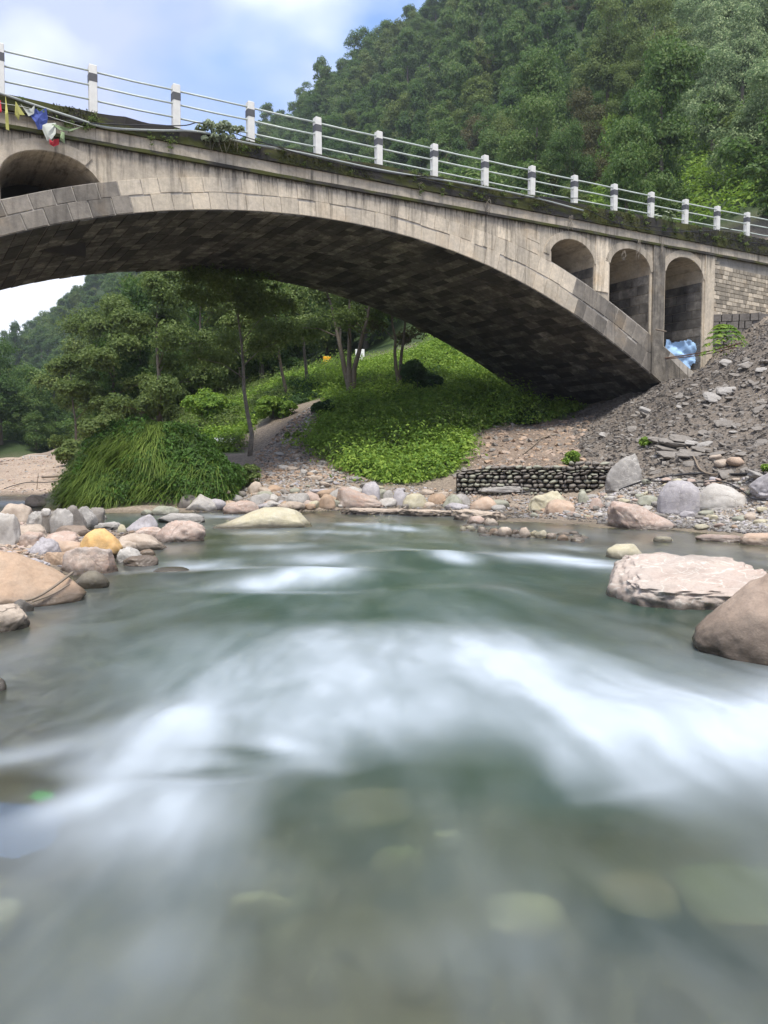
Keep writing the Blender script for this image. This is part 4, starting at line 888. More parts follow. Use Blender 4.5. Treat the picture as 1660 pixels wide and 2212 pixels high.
# blue patch and green scrap under the surface at left
def sheet(name, label, pts, z, mat, cat, amp=.015):
    q = np.array([hitz(x, y, z)[:2] for x, y in pts]); lo, hi = q.min(0), q.max(0); nn = 22
    gx, gy = np.meshgrid(np.linspace(lo[0], hi[0], nn), np.linspace(lo[1], hi[1], nn)); inside = inpoly(q, gx, gy)
    zz = z + amp * fbm(P3(gx * 6, gy * 6), 3, 8); b0 = np.array([q[:, 0].mean(), q[:, 1].mean(), z]); V = []; F = []
    idx = {}
    def vid(i, j, k):
        if (i, j, k) not in idx: idx[(i, j, k)] = len(V); V.append((gx[i, j] - b0[0], gy[i, j] - b0[1], zz[i, j] - z - .004 * k))
        return idx[(i, j, k)]
    for i in range(nn - 1):
        for j in range(nn - 1):
            if inside[i, j] and inside[i + 1, j + 1]:
                F.append((vid(i, j, 0), vid(i, j + 1, 0), vid(i + 1, j + 1, 0), vid(i + 1, j, 0))); F.append((vid(i, j, 1), vid(i + 1, j, 1), vid(i + 1, j + 1, 1), vid(i, j + 1, 1)))
    ob(name, py(name, V, F, mat, True), None, b0, 0, label, cat)
sheet('blue_patch', 'blue patch just under the water at the left edge', [(-60, 1760), (20, 1745), (110, 1742), (150, 1765), (120, 1830), (40, 1860), (-60, 1860)], -.05, plain('blue_patch_tone', (.12, .19, .50), .5, .2, 3), 'sheet')
sheet('leaf_scrap', 'bright green scrap caught under the water above the blue patch', [(60, 1722), (80, 1708), (118, 1710), (120, 1726), (80, 1734)], -.01, plain('green_scrap', (.10, .50, .14), .6, .2, 9), 'scrap', .004)

# ------------------------------------------------------------------ cobbles one can pick out, sharing a few shapes
COBM = []
for k in range(10):
    P, F = rock_geo(900 + k, cuts=5, rough=.12, fine=.03, sub=3, p=2.3 + .15 * k); COBM.append((P, F))
mats_c = ['grey', 'cream', 'white', 'pink', 'lilac', 'green', 'tan', 'grey', 'shale', 'yellow']
cob_me = {}
CNAME = {'grey': 'grey', 'cream': 'cream', 'white': 'whitish', 'pink': 'pinkish', 'lilac': 'bluish grey', 'green': 'greenish', 'tan': 'tan', 'shale': 'dark brown-grey', 'yellow': 'yellowish', 'peach': 'peach'}
def cobble(P0, r, lab, grp, flat=.55, name='cobble', mset=mats_c):
    k = rr.randrange(10); mt = rr.choice(mset)
    if (k, mt) not in cob_me: cob_me[(k, mt)] = fast('cobble', COBM[k][0], COBM[k][1], ROCK[mt], True)
    sz = 'larger ' if r > .15 and name == 'cobble' else 'small ' if name == 'cobble' else ''
    lab = sz + CNAME[mt] + ' ' + lab; grp = CNAME[mt] + ' ' + sz + grp
    o = ob(name, cob_me[(k, mt)], None, (P0[0], P0[1], P0[2] + r * flat * .35), rr.uniform(0, 6.28), lab, 'stone', grp)
    o.scale = (r, r * rr.uniform(.6, .95), r * flat * rr.uniform(.7, 1.1)); o.rotation_euler = (rr.uniform(-.25, .25), rr.uniform(-.25, .25), rr.uniform(0, 6.28)); return o
def scatter(poly, n, rmin, rmax, lab, grp, **kw):
    poly = np.array(poly, float); lo, hi = poly.min(0), poly.max(0); c_ = 0; tr_ = 0
    while c_ < n and tr_ < n * 20:
        tr_ += 1; x = rr.uniform(lo[0], hi[0]); y = rr.uniform(lo[1], hi[1])
        if not inpoly(poly, np.array([x]), np.array([y]))[0]: continue
        p_ = ghit(x, y, 8, 45)
        if p_ is None or p_[2] < .0: continue
        r = rmin + (rmax - rmin) * rr.random() ** 2.2
        if any((p_[0] - a_) ** 2 + (p_[1] - b_) ** 2 < (c0 * .75) ** 2 for a_, b_, c0 in rocks): continue
        cobble(p_, r, lab, grp, **kw); c_ += 1
scatter([(400, 1098), (560, 1060), (700, 1040), (820, 1055), (1000, 1075), (1000, 1100), (720, 1102)], 110, .07, .26, 'cobble on the far shore between mound and stone wall', 'cobbles on the far shore')
scatter([(440, 1104), (560, 1082), (720, 1068), (900, 1074), (1060, 1086), (1090, 1108), (1000, 1100), (720, 1102)], 46, .16, .36, 'boulder in the row at the waterline of the far shore', 'boulders in the far waterline row', flat=.7, name='boulder')
scatter([(1080, 1112), (1180, 1100), (1290, 1070), (1400, 1045), (1500, 1035), (1660, 1040), (1660, 1150), (1500, 1145), (1450, 1120), (1300, 1130)], 110, .06, .17, 'cobble on the gravel bank below the shale heap', 'cobbles on the right gravel bank')
scatter([(60, 1170), (220, 1120), (330, 1140), (260, 1200), (100, 1220)], 30, .04, .11, 'loose cobble between the boulders of the left bank', 'cobbles on the left bank', mset=['cream', 'pink', 'tan', 'lilac'])
scatter([(560, 1040), (590, 960), (700, 880), (720, 900), (680, 970), (780, 1040)], 60, .08, .20, 'broken stone lying on the steep rubble track', 'stones on the rubble track', mset=['cream', 'white', 'tan', 'grey'])

# ------------------------------------------------------------------ gravel and shale too many to count
def heap(name, P0, rad, flat, mats_, label_kind='stuff', slab=False, seed=1, align=None):
    n = len(P0); r_ = np.random.default_rng(seed); U, F = ico(1)
    if slab: Vb, Fb = box(-1, 1, -1, 1, -1, 1); U = np.array(Vb, float); F = np.array(Fb)
    R = r_.normal(0, .28, (n, 2)); rz = r_.uniform(0, 6.28, n)
    S_ = np.stack([rad, rad * r_.uniform(.5, 1, n), rad * flat * r_.uniform(.5, 1.2, n)], -1)
    V = U[None] * S_[:, None] * (1 + r_.uniform(-.3, .3, (n, len(U), 3)))
    cz_, sz_ = np.cos(rz)[:, None], np.sin(rz)[:, None]; x = V[..., 0] * cz_ - V[..., 1] * sz_; y = V[..., 0] * sz_ + V[..., 1] * cz_; z = V[..., 2] + x * R[:, :1] + y * R[:, 1:]
    V = np.stack([x, y, z], -1) + P0[:, None]
    Fa = (F[None] + (np.arange(n) * len(U))[:, None, None]).reshape(-1, F.shape[1])
    me = fast(name, V.reshape(-1, 3), Fa, [ROCK[q] for q in mats_], False, midx=np.repeat(r_.integers(0, len(mats_), n), len(F)))
    return ob(name, me, kind='stuff')
def in_world(poly, n, seed, zmin=.0, dens=None):
    r_ = np.random.default_rng(seed); poly = np.array(poly); lo, hi = poly.min(0), poly.max(0); out = np.zeros((0, 2))
    while len(out) < n:
        q = r_.uniform(lo, hi, (n * 2, 2)); q = q[inpoly(poly, q[:, 0], q[:, 1])]; out = np.concatenate([out, q])
    out = out[:n]; z = ground(out[:, 0], out[:, 1]); k = z > zmin; return np.concatenate([out[k], z[k][:, None]], 1)
pp = in_world(PILE, 34000, 5); r_ = np.random.default_rng(2)
heap('shale_rubble', pp, .014 + .055 * r_.random(len(pp)) ** 4, .38, ['shale', 'shale', 'dark', 'dark'], seed=3, slab=True)
SHORE = [tuple(hitz(*q)[:2]) for q in [(380, 1112), (720, 1104), (1100, 1122), (1290, 1130)]] + wpoly([(1300, 1060, 18.6), (1150, 1078, 19.6), (1000, 1072, 20.4), (900, 1050, 21.4), (790, 1040, 22), (740, 1000, 25), (640, 1000, 24), (540, 1040, 22)])
pp = in_world(SHORE, 11000, 8, -.03); heap('shore_gravel', pp, .018 + .06 * np.random.default_rng(3).random(len(pp)) ** 3.5, .6, ['grey', 'shale', 'lilac', 'tan', 'umber', 'grey'], seed=4)
TRACK = wpoly([(540, 1040, 21.8), (560, 960, 29), (690, 870, 34.5), (730, 885, 33), (680, 965, 27), (800, 1045, 21.5)])
pp = in_world(TRACK, 10000, 9); heap('track_rubble', pp, .022 + .11 * np.random.default_rng(5).random(len(pp)) ** 4, .5, ['umber', 'tan', 'shale', 'grey'], seed=6)
RB = [tuple(hitz(*q)[:2]) for q in [(1290, 1134), (1450, 1142), (1520, 1148), (1700, 1165)]] + wpoly([(1800, 1000, 15.2), (1660, 1018, 16.2), (1450, 1035, 17.4), (1300, 1048, 18.7)])
pp = in_world(RB, 10000, 10, -.02); heap('bank_gravel', pp, .016 + .045 * np.random.default_rng(7).random(len(pp)) ** 3, .6, ['grey', 'lilac', 'shale', 'white', 'grey'], seed=8)
pp = in_world(BROWN, 2500, 12); q9 = in_world(BROWN, 900, 44); heap('soil_lumps', q9 - np.array([0, 0, .02]), .05 + .16 * np.random.default_rng(45).random(len(q9)) ** 3, .5, ['umber', 'tan', 'shale'], seed=46)
heap('soil_grit', pp, .02 + .03 * np.random.default_rng(9).random(len(pp)) ** 2, .6, ['tan', 'rust', 'shale'], seed=9)
LB = [tuple(hitz(*q)[:2]) for q in [(-80, 1300), (60, 1300), (230, 1240), (340, 1185), (420, 1150), (300, 1128), (100, 1105), (-80, 1110)]]
pp = in_world(wpoly([(-200, 1068, 27), (190, 1068, 27), (230, 1020, 38), (140, 1003, 55), (-250, 1003, 50)]), 4500, 33, .02); heap('bar_gravel', pp, .02 + .09 * np.random.default_rng(13).random(len(pp)) ** 4, .55, ['tan', 'grey', 'umber', 'pink'], seed=15)
pp = in_world(LB, 5000, 14, -.05); heap('left_bank_gravel', pp, .02 + .05 * np.random.default_rng(11).random(len(pp)) ** 2, .55, ['cream', 'pink', 'lilac', 'tan'], seed=10)
# larger slabs on the shale heap, each its own thing
sl_me = []
for k in range(8):
    P, F = rock_geo(700 + k, p=4, cuts=9, rough=.15, fine=.04, sub=3); sl_me.append([fast('slab', P, F, ROCK[q], False) for q in ('shale', 'grey')])
def shard(x, y, r, lab, grp, flat=.25, rot=None, gm=None):
    p_ = ghit(x, y, 12, 40)
    if p_ is None: return
    o = ob('shale_slab', sl_me[rr.randrange(8)][gm if gm is not None else (rr.random() < .1)], None, (p_[0], p_[1], p_[2] + r * .12), 0, lab, 'stone', grp)
    o.scale = (r, r * rr.uniform(.5, .9), r * flat * rr.uniform(.8, 1.3)); o.rotation_euler = rot or (rr.uniform(.1, .7), rr.uniform(-.5, .5), rr.uniform(-.6, .6))
c_ = 0
while c_ < 170:
    x = rr.uniform(1290, 1660); y = rr.uniform(730, 1040); top_ = np.interp(x, [1290, 1450, 1560, 1660], [915, 860, 785, 725])
    if y < top_ + 6: continue
    shard(x, y, .07 + .17 * rr.random() ** 2.2, 'loose flat slab of grey shale on the rubble heap', 'slabs on the shale heap'); c_ += 1
for x, y, r in [(1445, 975, .42), (1425, 955, .35), (1465, 965, .5), (1475, 955, .45), (1500, 962, .3), (1450, 990, .42), (1490, 985, .34), (1515, 975, .26)]:
    shard(x, y, r, 'big flat slab stacked in the middle foot of the shale heap', 'big stacked slabs in the shale heap', .22, (.25, .12, rr.uniform(-.3, .3)))
for x, y, r in [(1572, 850, .30), (1545, 862, .34), (1400, 893, .3)]: shard(x, y, r, 'large pale squarish slab lying on the upper face of the shale heap', 'large pale slabs high on the heap', .35, gm=1)
for x, y, r in [(1560, 1005, .20), (1590, 1003, .24), (1545, 992, .15)]:
    p_ = ghit(x, y, 12, 40); o = cobble(p_, r, 'stone at the foot of the shale heap by the hose', 'stones by the hose', mset=['cream', 'peach'])

q_ = np.random.default_rng(19).uniform((-3.2, .9), (4.2, 7.5), (2600, 2)); zz_ = ground(q_[:, 0], q_[:, 1]); kk_ = zz_ < -.12; pp = np.concatenate([q_[kk_], zz_[kk_][:, None]], 1)
heap('riverbed_stones', pp, .03 + .12 * np.random.default_rng(20).random(len(pp)) ** 2, .6, ['tan', 'cream', 'umber', 'green'], seed=21)
# ------------------------------------------------------------------ dry stone wall
SOILM = plain('packed_soil', (.045, .04, .032), .9, .3, 9, .5)
wl = ob('dry_stone_wall', None, None, at(1150, 1070, 21.3), 0, 'low dry stone retaining wall under the bare earth bank', 'wall')
wb = np.array(wl.location)
pa, pb = at(985, 1040, 22.), at(1320, 1040, 20.7); L_ = np.linalg.norm((pb - pa)[:2]); ux = (pb - pa)[:2] / L_; nrm_ = np.array([ux[1], -ux[0]])
V, F = [], []
back = []
for t in np.linspace(0, 1, 14):
    q = pa[:2] + ux * L_ * t; zt = CH + (1000 - np.interp(t, [0, .2, .6, 1], [1020, 1006, 1004, 1006])) / FD * 21.3; back.append((q, zt))
V = []; F = []
for q, zt in back:
    for off, z in ((0.06, -.1), (0.06, zt - .05), (.9, zt - .05), (.9, -.1)): V.append((q[0] - nrm_[0] * off - wb[0], q[1] - nrm_[1] * off - wb[1], z - wb[2]))
for i in range(13):
    for k in range(4): F.append((i * 4 + k, i * 4 + (k + 1) % 4, i * 4 + 4 + (k + 1) % 4, i * 4 + 4 + k))
ob('wall_core', tri_me('wall_core', V, F, SOILM), wl)
dst = []
for k in range(9):
    P, F = rock_geo(500 + k, p=3.6, cuts=9, rough=.16, fine=.04, sub=2); dst.append([fast('stone', P, F, ROCK[q], True) for q in ('shale', 'green')])
z = .12; n_ = 0; k = 0
while z < 1.35:
    hh = rr.uniform(.055, .12); t = rr.uniform(0, .1)
    while t < L_:
        wd = rr.uniform(.07, .27); zt = .10 * vn(np.array([t * 1.5, 1., 1.])) + CH + (1000 - np.interp(t / L_, [0, .2, .6, 1], [1020, 1006, 1004, 1006])) / FD * 21.3
        if z + hh < zt + .05 and n_ < 299:
            q = pa[:2] + ux * (t + wd / 2) + nrm_ * rr.uniform(-.03, .05)
            o = ob('stone', dst[rr.randrange(9)][rr.random() < .4], wl, (q[0] - wb[0], q[1] - wb[1], z + hh / 2 + rr.uniform(-.018, .018) - wb[2])); o.scale = (wd / 2 * 1.02, .14, hh / 2 * rr.uniform(.85, 1.15)); o.rotation_euler = (rr.uniform(-.15, .15), rr.uniform(-.22, .22), math.atan2(ux[1], ux[0]) + rr.uniform(-.2, .2)); n_ += 1
        t += wd
    z += hh + .004

#@@PART2@@
# ------------------------------------------------------------------ foliage
def leafq(C, Nn, size, asp=.55, seed=0, fold=.25):
    """one folded, pointed leaf face per centre"""
    r_ = np.random.default_rng(seed); n = len(C); T = r_.normal(size=(n, 3)); Nn = Nn / (np.linalg.norm(Nn, axis=1, keepdims=True) + 1e-9)
    T -= (T * Nn).sum(1, keepdims=True) * Nn; T /= np.linalg.norm(T, axis=1, keepdims=True) + 1e-9; B = np.cross(Nn, T)
    s_ = np.broadcast_to(size, (n,))[:, None]
    V = np.stack([C - T * s_, C - B * s_ * asp + Nn * s_ * fold, C + T * s_, C + B * s_ * asp + Nn * s_ * fold], 1).reshape(-1, 3)
    return V, np.arange(n * 4).reshape(n, 4)
def cloud(lobes, n, size, seed, up=.25, jit=.7, shell=(.72, 1.05)):
    r_ = np.random.default_rng(seed); L_ = np.array(lobes); wt = L_[:, 3] ** 2; k = r_.choice(len(L_), n, p=wt / wt.sum())
    d = r_.normal(size=(n, 3)); d[:, 2] = np.where(r_.random(n) < .72, np.abs(d[:, 2]), d[:, 2]); d /= np.linalg.norm(d, axis=1, keepdims=True)
    rad = L_[k, 3] * r_.uniform(*shell, n) * (1 + .25 * vn(d * 2.2 + k[:, None] * 3., seed))
    C = L_[k, :3] + d * rad[:, None] * np.array([1, 1, .8])
    Nn = d + np.array([0, 0, up]) + r_.normal(0, jit * .6, (n, 3))
    return leafq(C, Nn, size * r_.uniform(.6, 1.25, n), seed=seed + 1)
def limbs(seed, H, R, stems=1, base=.35, nl=8, r0=None, lean=0., up=.6, spread0=.1, wig=.02):
    """trunk paths, limb tubes and the lobes of leaves they carry"""
    r_ = random.Random(seed); T = []; lobes = []; r0 = r0 or H * .016
    for s_ in range(stems):
        an = r_.uniform(0, 6.28) if stems > 1 else 0; ln = lean if stems == 1 else lean + (s_ - (stems - 1) / 2) * spread0 * 2
        pts = []; x = y = 0.
        for i in range(9):
            t = i / 8; x = ln * H * t ** 1.15 + r_.uniform(-wig, wig) * H * .5 * (i > 0); y = (r_.uniform(-wig, wig) * H * .5 + spread0 * .6 * H * t * math.sin(an + s_ * 2.1)) * (i > 0); pts.append((x, y, H * .93 * t))
        pts = np.array(pts); T.append(tube(pts, [r0 * (1 - .85 * i / 8) * (1 if stems == 1 else .8) for i in range(9)], 8))
        for j in range(nl):
            t = base + (1 - base) * (j + r_.random()) / nl; p0 = np.array([np.interp(t * 8, range(9), pts[:, q]) for q in range(3)])
            a_ = r_.uniform(0, 6.28); Ln = R * (1.05 - .55 * abs(t - base - .2)) * r_.uniform(.65, 1.1) * (1.15 - .6 * max(0, t - .6) / .4)
            d = np.array([math.cos(a_), math.sin(a_), up * r_.uniform(.4, 1.2)]); p1 = p0 + d * Ln * .5; p2 = p0 + d * Ln * np.array([1, 1, .8]); T.append(tube([p0, p1 + np.array([0, 0, .03 * H * r_.random()]), p2], [r0 * .38 * (1.1 - t), r0 * .25 * (1.1 - t), r0 * .08], 5))
            lobes.append((*p2, R * r_.uniform(.28, .44))); lobes.append((*(p1 + np.array([r_.uniform(-.1, .1) * R, r_.uniform(-.1, .1) * R, .08 * R])), R * r_.uniform(.22, .36)))
        lobes.append((*pts[-1], R * .36))
    return join(T), lobes
def near_tree(name, px, pyb, Y, pyt, wpx, label, seed, mat=LEAF_NEAR, bark=BARK, n=9000, leaf=.085, cat='tree', group=None, **kw):
    p0 = ghit(px, pyb, Y * .8, Y * 1.35)
    if p0 is None or abs(p0[1] - Y) > .12 * Y: p0 = at(px, pyb, Y); 
    p0 = p0.copy(); p0[2] = float(ground(p0[0], p0[1])) - .05
    Yc = p0[1]; H = at(px, pyt, Yc)[2] - p0[2]; R = wpx / FD * Yc
    (V, F), lobes = limbs(seed, H, R, **kw)
    t = ob(name, None, None, p0, 0, label, cat, group)
    ob('trunk', py('trunk', V, F, bark, True), t)
    V, F = cloud([(*l[:3], l[3] * .85) for l in lobes] + [(l[0] * 1.12 + (i % 3 - 1) * .12 * R, l[1] * 1.1, l[2] + ((i * 7) % 5 - 2) * .05 * R, l[3] * .5) for i, l in enumerate(lobes)], n, leaf * .92, seed, jit=1.2, shell=(.35, 1.3)); ob('crown', fast('crown', V, F, mat), t); return t
# trees in the band behind the bridge
near_tree('tree', 540, 985, 31, 560, 120, 'slender pale-trunked tree standing alone beside the rubble track', 101, bark=BARK_PALE, n=17000, leaf=.07, lean=-.05, base=.42, nl=12, r0=.095, wig=.03)
near_tree('tree', 757, 862, 36, 570, 95, 'tree with three diverging stems at the top of the rubble track', 102, n=12000, stems=3, base=.45, nl=6, r0=.18, spread0=.10)
near_tree('tree', 862, 852, 36, 590, 75, 'forked slim tree under the middle of the arch above the green slope', 103, n=8000, stems=2, base=.35, nl=6, r0=.13, spread0=.08, mat=LEAF_BROWN)
near_tree('tree', 345, 935, 45, 575, 95, 'dark bushy tree rising straight behind the grassy mound', 104, n=22000, leaf=.11, nl=13, base=.02)
near_tree('tree', 250, 965, 50, 640, 85, 'bushy tree behind the left shoulder of the grassy mound', 105, n=20000, leaf=.12, nl=12, base=.02)
near_tree('tree', 168, 1000, 48, 770, 55, 'lower leafy tree leaning over the gravel bar at left', 106, n=15000, leaf=.11, nl=11, base=.02, lean=-.06)
near_tree('tree', 435, 905, 52, 560, 95, 'tall olive-leaved tree between the mound and the slender tree', 107, n=21000, leaf=.12, nl=13, base=.05, mat=LEAF_YEL)
near_tree('tree', 618, 865, 42, 600, 85, 'dark leaning tree between the slender tree and the three-stemmed tree', 108, n=12000, leaf=.11, lean=-.12, nl=9, base=.3)
near_tree('tree', 665, 835, 46, 620, 60, 'thin dark tree just left of the three-stemmed tree', 109, n=7000, leaf=.11, nl=7, base=.45, lean=-.1, r0=.10)
near_tree('tree', 520, 870, 58, 590, 90, 'full tree in the row behind the slender pale trunk', 110, n=18000, leaf=.13, nl=12, base=.05)
near_tree('tree', 300, 945, 64, 600, 100, 'tall tree of the second row behind the mound', 111, n=18000, leaf=.15, nl=12, base=.03)
near_tree('tree', 215, 965, 72, 700, 80, 'yellowish tree on the forest edge above the gravel bar', 112, n=10000, leaf=.17, nl=9, base=.1, mat=LEAF_YEL)
near_tree('tree', 735, 800, 56, 560, 90, 'broad tree behind the three-stemmed tree near the yellow drums', 113, n=11000, leaf=.15, nl=10, base=.45)
near_tree('tree', 590, 830, 62, 570, 100, 'broad dark tree filling the gap under the arch crown', 114, n=12000, leaf=.16, nl=10, base=.2)

# ---- forest on the hill
def forest_proto(k, fine=False):
    r_ = random.Random(300 + k); H = 9.; R = r_.uniform(3.4, 4.4)
    lobes = []
    for i in range(26):
        a_ = r_.uniform(0, 6.28); u = r_.random(); rr_ = R * (.55 + .35 * math.sin(3 * a_ + k)) * math.sqrt(u) * 1.1; z = H * .18 + (H * .72) * r_.random() * (1 - .3 * u)
        lobes.append((rr_ * math.cos(a_), rr_ * math.sin(a_), z, R * r_.uniform(.14, .36)))
    lobes.append((0, 0, H * .88, R * .34))
    V, F = cloud(lobes, 15000, .12, 400 + k, up=.4, jit=1.1, shell=(.5, 1.22)) if fine else cloud(lobes, 6500, .19, 400 + k, up=.4, jit=1., shell=(.55, 1.2)); 
    tv, tf = tube([(0, 0, -1.5), (.1, 0, H * .3), (0, .1, H * .75)], [.22, .17, .06], 6); tf4 = [f for f in tf if len(f) == 4]; b = len(V)
    V = np.concatenate([V, np.array(tv)]); F = np.concatenate([F, np.array(tf4) + b])
    return V, F, len(tf4)
FP = [forest_proto(k) for k in range(6)]; FPF = [forest_proto(k, True) for k in range(4)]
def fme(k, mat, P_=FP): V, F, nt_ = P_[k]; mi = np.zeros(len(F), int); mi[-nt_:] = 1; return fast('forest_tree', V, F, [mat, BARK], midx=mi)
FM = {mn: [fme(k, mt) for k in range(6 if mn == 'dark' else 3)] for mn, mt in (('dark', LEAF_FOREST), ('yel', LEAF_YEL), ('brown', LEAF_BROWN), ('silver', LEAF_SILVER))}
FMF = {mn: [fme(k, mt, FPF) for k in range(4 if mn in ('dark', 'yel') else 1)] for mn, mt in (('dark', LEAF_FOREST), ('yel', LEAF_YEL), ('brown', LEAF_BROWN), ('silver', LEAF_SILVER))}
r_ = np.random.default_rng(77)
cand = []
Yq = 52.
while Yq < 470:
    stp = 4.4 + Yq * .004
    for x in np.arange(-.62 * Yq - 10, .62 * Yq + 10, stp): cand.append((x + r_.uniform(-.45, .45) * stp, Yq + r_.uniform(-.45, .45) * stp))
    Yq += stp
cand = np.array(cand); zc = ground(cand[:, 0], cand[:, 1]); PX, PY, PD = topix(np.stack([cand[:, 0], cand[:, 1], zc + 5], -1))
PXb, PYb, _ = topix(np.stack([cand[:, 0], cand[:, 1], zc], -1))
BAR_F = [tuple(q) for q in BAR]
bright = (PXb > 1030) & (PXb < 1640) & (cand[:, 1] < 88)
keep = ~inpoly(BAR_F, cand[:, 0], cand[:, 1]) & (zc > 1.6) & ~((cand[:, 1] < 62) & (PXb > 640) & (PXb < 1100))
keep &= ~((PXb < 190) & (cand[:, 1] < 78) & (r_.random(len(cand)) < .8))
keep &= ~(bright & (r_.random(len(cand)) < .62))
cand, zc, PX, PY, PD, bright = cand[keep], zc[keep], PX[keep], PY[keep], PD[keep], bright[keep]
# seen above the deck line or through the arch
decky = np.interp(PX, [0, 380, 687, 1048, 1327, 1660], [225, 270, 335, 405, 460, 520]); archy = np.interp(PX, [b_[0] for b_ in [(0, 626), (200, 594), (420, 590), (700, 624), (900, 705), (1000, 762), (1100, 827), (1190, 905)]], [626, 594, 590, 624, 705, 762, 827, 905])
vis = (PX > -10) & (PX < 1670) & (PY > -30) & ((PY < decky - 8) | ((PY > archy + 8) & (PX < 950) & (PY < 1000)))
# hidden behind nearer crowns: compare against the tallest angle reached nearer in the same direction
order = np.argsort(cand[:, 1]); best = {}; seen = np.zeros(len(cand), bool)
for i in order:
    b_ = int(PX[i] // 12); tp = PY[i] - 4.5 / PD[i] * FD; lim = min(best.get(b_ + q, 1e9) for q in (-1, 0, 1))
    seen[i] = tp < lim - 4; best[b_] = min(best.get(b_, 1e9), tp)
vis &= seen
idx = np.where(vis)[0]; idx = idx[np.argsort(cand[idx, 1])][:285]; indiv = set(idx.tolist())
print('forest candidates', len(cand), 'visible', vis.sum(), 'individual to Y', cand[idx[-1], 1])
def kindof(i):
    x, y = PX[i], PY[i]
    if y < 560:
        if 1450 < x < 1650 and 40 < y < 250 and cand[i, 1] < 135: return 'silver'
        if (980 < x < 1040 or 1235 < x < 1330 or 1160 < x < 1220 or 540 < x < 620) and r_.random() < .22: return 'brown'
        if x > 1240 and cand[i, 1] < 105: return 'yel' if r_.random() < .7 else 'dark'
    return 'dark' if r_.random() < .88 else 'yel'
rest = []; src = {}
for i in range(len(cand)):
    kn = kindof(i); k = int(r_.integers(0, len(FM[kn]))); sc = .5 + .75 * r_.random() ** 1.3 * (1 + .15 * (kn == 'silver')); rz = r_.uniform(0, 6.28)
    if i in indiv:
        up_ = PY[i] < decky[i]
        nm = {'silver': 'silver-green', 'brown': 'brownish', 'yel': 'yellow-green', 'dark': 'dark green'}[kn]
        where = 'on the forested hill above the bridge railing' if up_ else 'on the forested hill seen through the arch'
        nr = ('left ' if PX[i] < 760 else 'middle ' if PX[i] < 1180 else 'right ') * up_ + ('lowest' if PY[i] > decky[i] - 90 and up_ else 'nearer, lower' if cand[i, 1] < 95 else 'farther, upper')
        fine_ = cand[i, 1] < 112; o = ob('forest_tree', FMF[kn][k % len(FMF[kn])] if fine_ else FM[kn][k], None, (cand[i, 0], cand[i, 1], zc[i] - .5), rz, f'{nm} broadleaf tree {where}, {nr} part', 'tree', f'{nm} trees {where}, {nr} part'); o.scale = (sc * r_.uniform(.8, 1.15), sc, sc * r_.uniform(.85, 1.55))
        if not fine_: src.setdefault((kn, k), o)
    else: rest.append((cand[i, 0], cand[i, 1], zc[i] - .5, kn, k, sc, rz))
# the wood beyond, one mass of the same trees
keys = [kk for kk in src]
kid = {kk: j for j, kk in enumerate(keys)}
V = np.array([q[:3] for q in rest]); me = bpy.data.meshes.new('far_forest'); me.vertices.add(len(V)); me.vertices.foreach_set('co', V.astype(np.float32).ravel())
def addattr(me, nm, ty, arr): a_ = me.attributes.new(nm, ty, 'POINT'); a_.data.foreach_set('value', arr)
addattr(me, 'kk', 'INT', np.array([kid.get((q[3], q[4]), kid.get(('dark', q[4] % 3), 0)) for q in rest], dtype=np.int32)); addattr(me, 'sc', 'FLOAT', np.array([q[5] for q in rest], dtype=np.float32)); addattr(me, 'rz', 'FLOAT', np.array([q[6] for q in rest], dtype=np.float32))
fo_ = ob('far_forest', me, kind='stuff')
ng = bpy.data.node_groups.new('scatter_trees', 'GeometryNodeTree'); ng.interface.new_socket('Geometry', in_out='INPUT', socket_type='NodeSocketGeometry'); ng.interface.new_socket('Geometry', in_out='OUTPUT', socket_type='NodeSocketGeometry')
gi = ng.nodes.new('NodeGroupInput'); go = ng.nodes.new('NodeGroupOutput'); jn = ng.nodes.new('GeometryNodeJoinGeometry')
def named(nm, dt): a_ = ng.nodes.new('GeometryNodeInputNamedAttribute'); a_.data_type = dt; a_.inputs['Name'].default_value = nm; return a_.outputs['Attribute']
for j, kk in enumerate(keys):
    oi = ng.nodes.new('GeometryNodeObjectInfo'); oi.inputs['Object'].default_value = src[kk]; oi.inputs['As Instance'].default_value = True; oi.transform_space = 'ORIGINAL'
    ip = ng.nodes.new('GeometryNodeInstanceOnPoints'); cmp_ = ng.nodes.new('FunctionNodeCompare'); cmp_.data_type = 'INT'; cmp_.operation = 'EQUAL'
    ng.links.new(named('kk', 'INT'), cmp_.inputs[2]); cmp_.inputs[3].default_value = j
    cb = ng.nodes.new('ShaderNodeCombineXYZ'); ng.links.new(named('rz', 'FLOAT'), cb.inputs[2]); er = ng.nodes.new('FunctionNodeEulerToRotation'); ng.links.new(cb.outputs[0], er.inputs[0])
    ng.links.new(gi.outputs[0], ip.inputs['Points']); ng.links.new(cmp_.outputs[0], ip.inputs['Selection']); ng.links.new(oi.outputs['Geometry'], ip.inputs['Instance']); ng.links.new(er.outputs[0], ip.inputs['Rotation']); ng.links.new(named('sc', 'FLOAT'), ip.inputs['Scale'])
    ng.links.new(ip.outputs[0], jn.inputs[0])
ng.links.new(jn.outputs[0], go.inputs[0]); md = fo_.modifiers.new('scatter', 'NODES'); md.node_group = ng

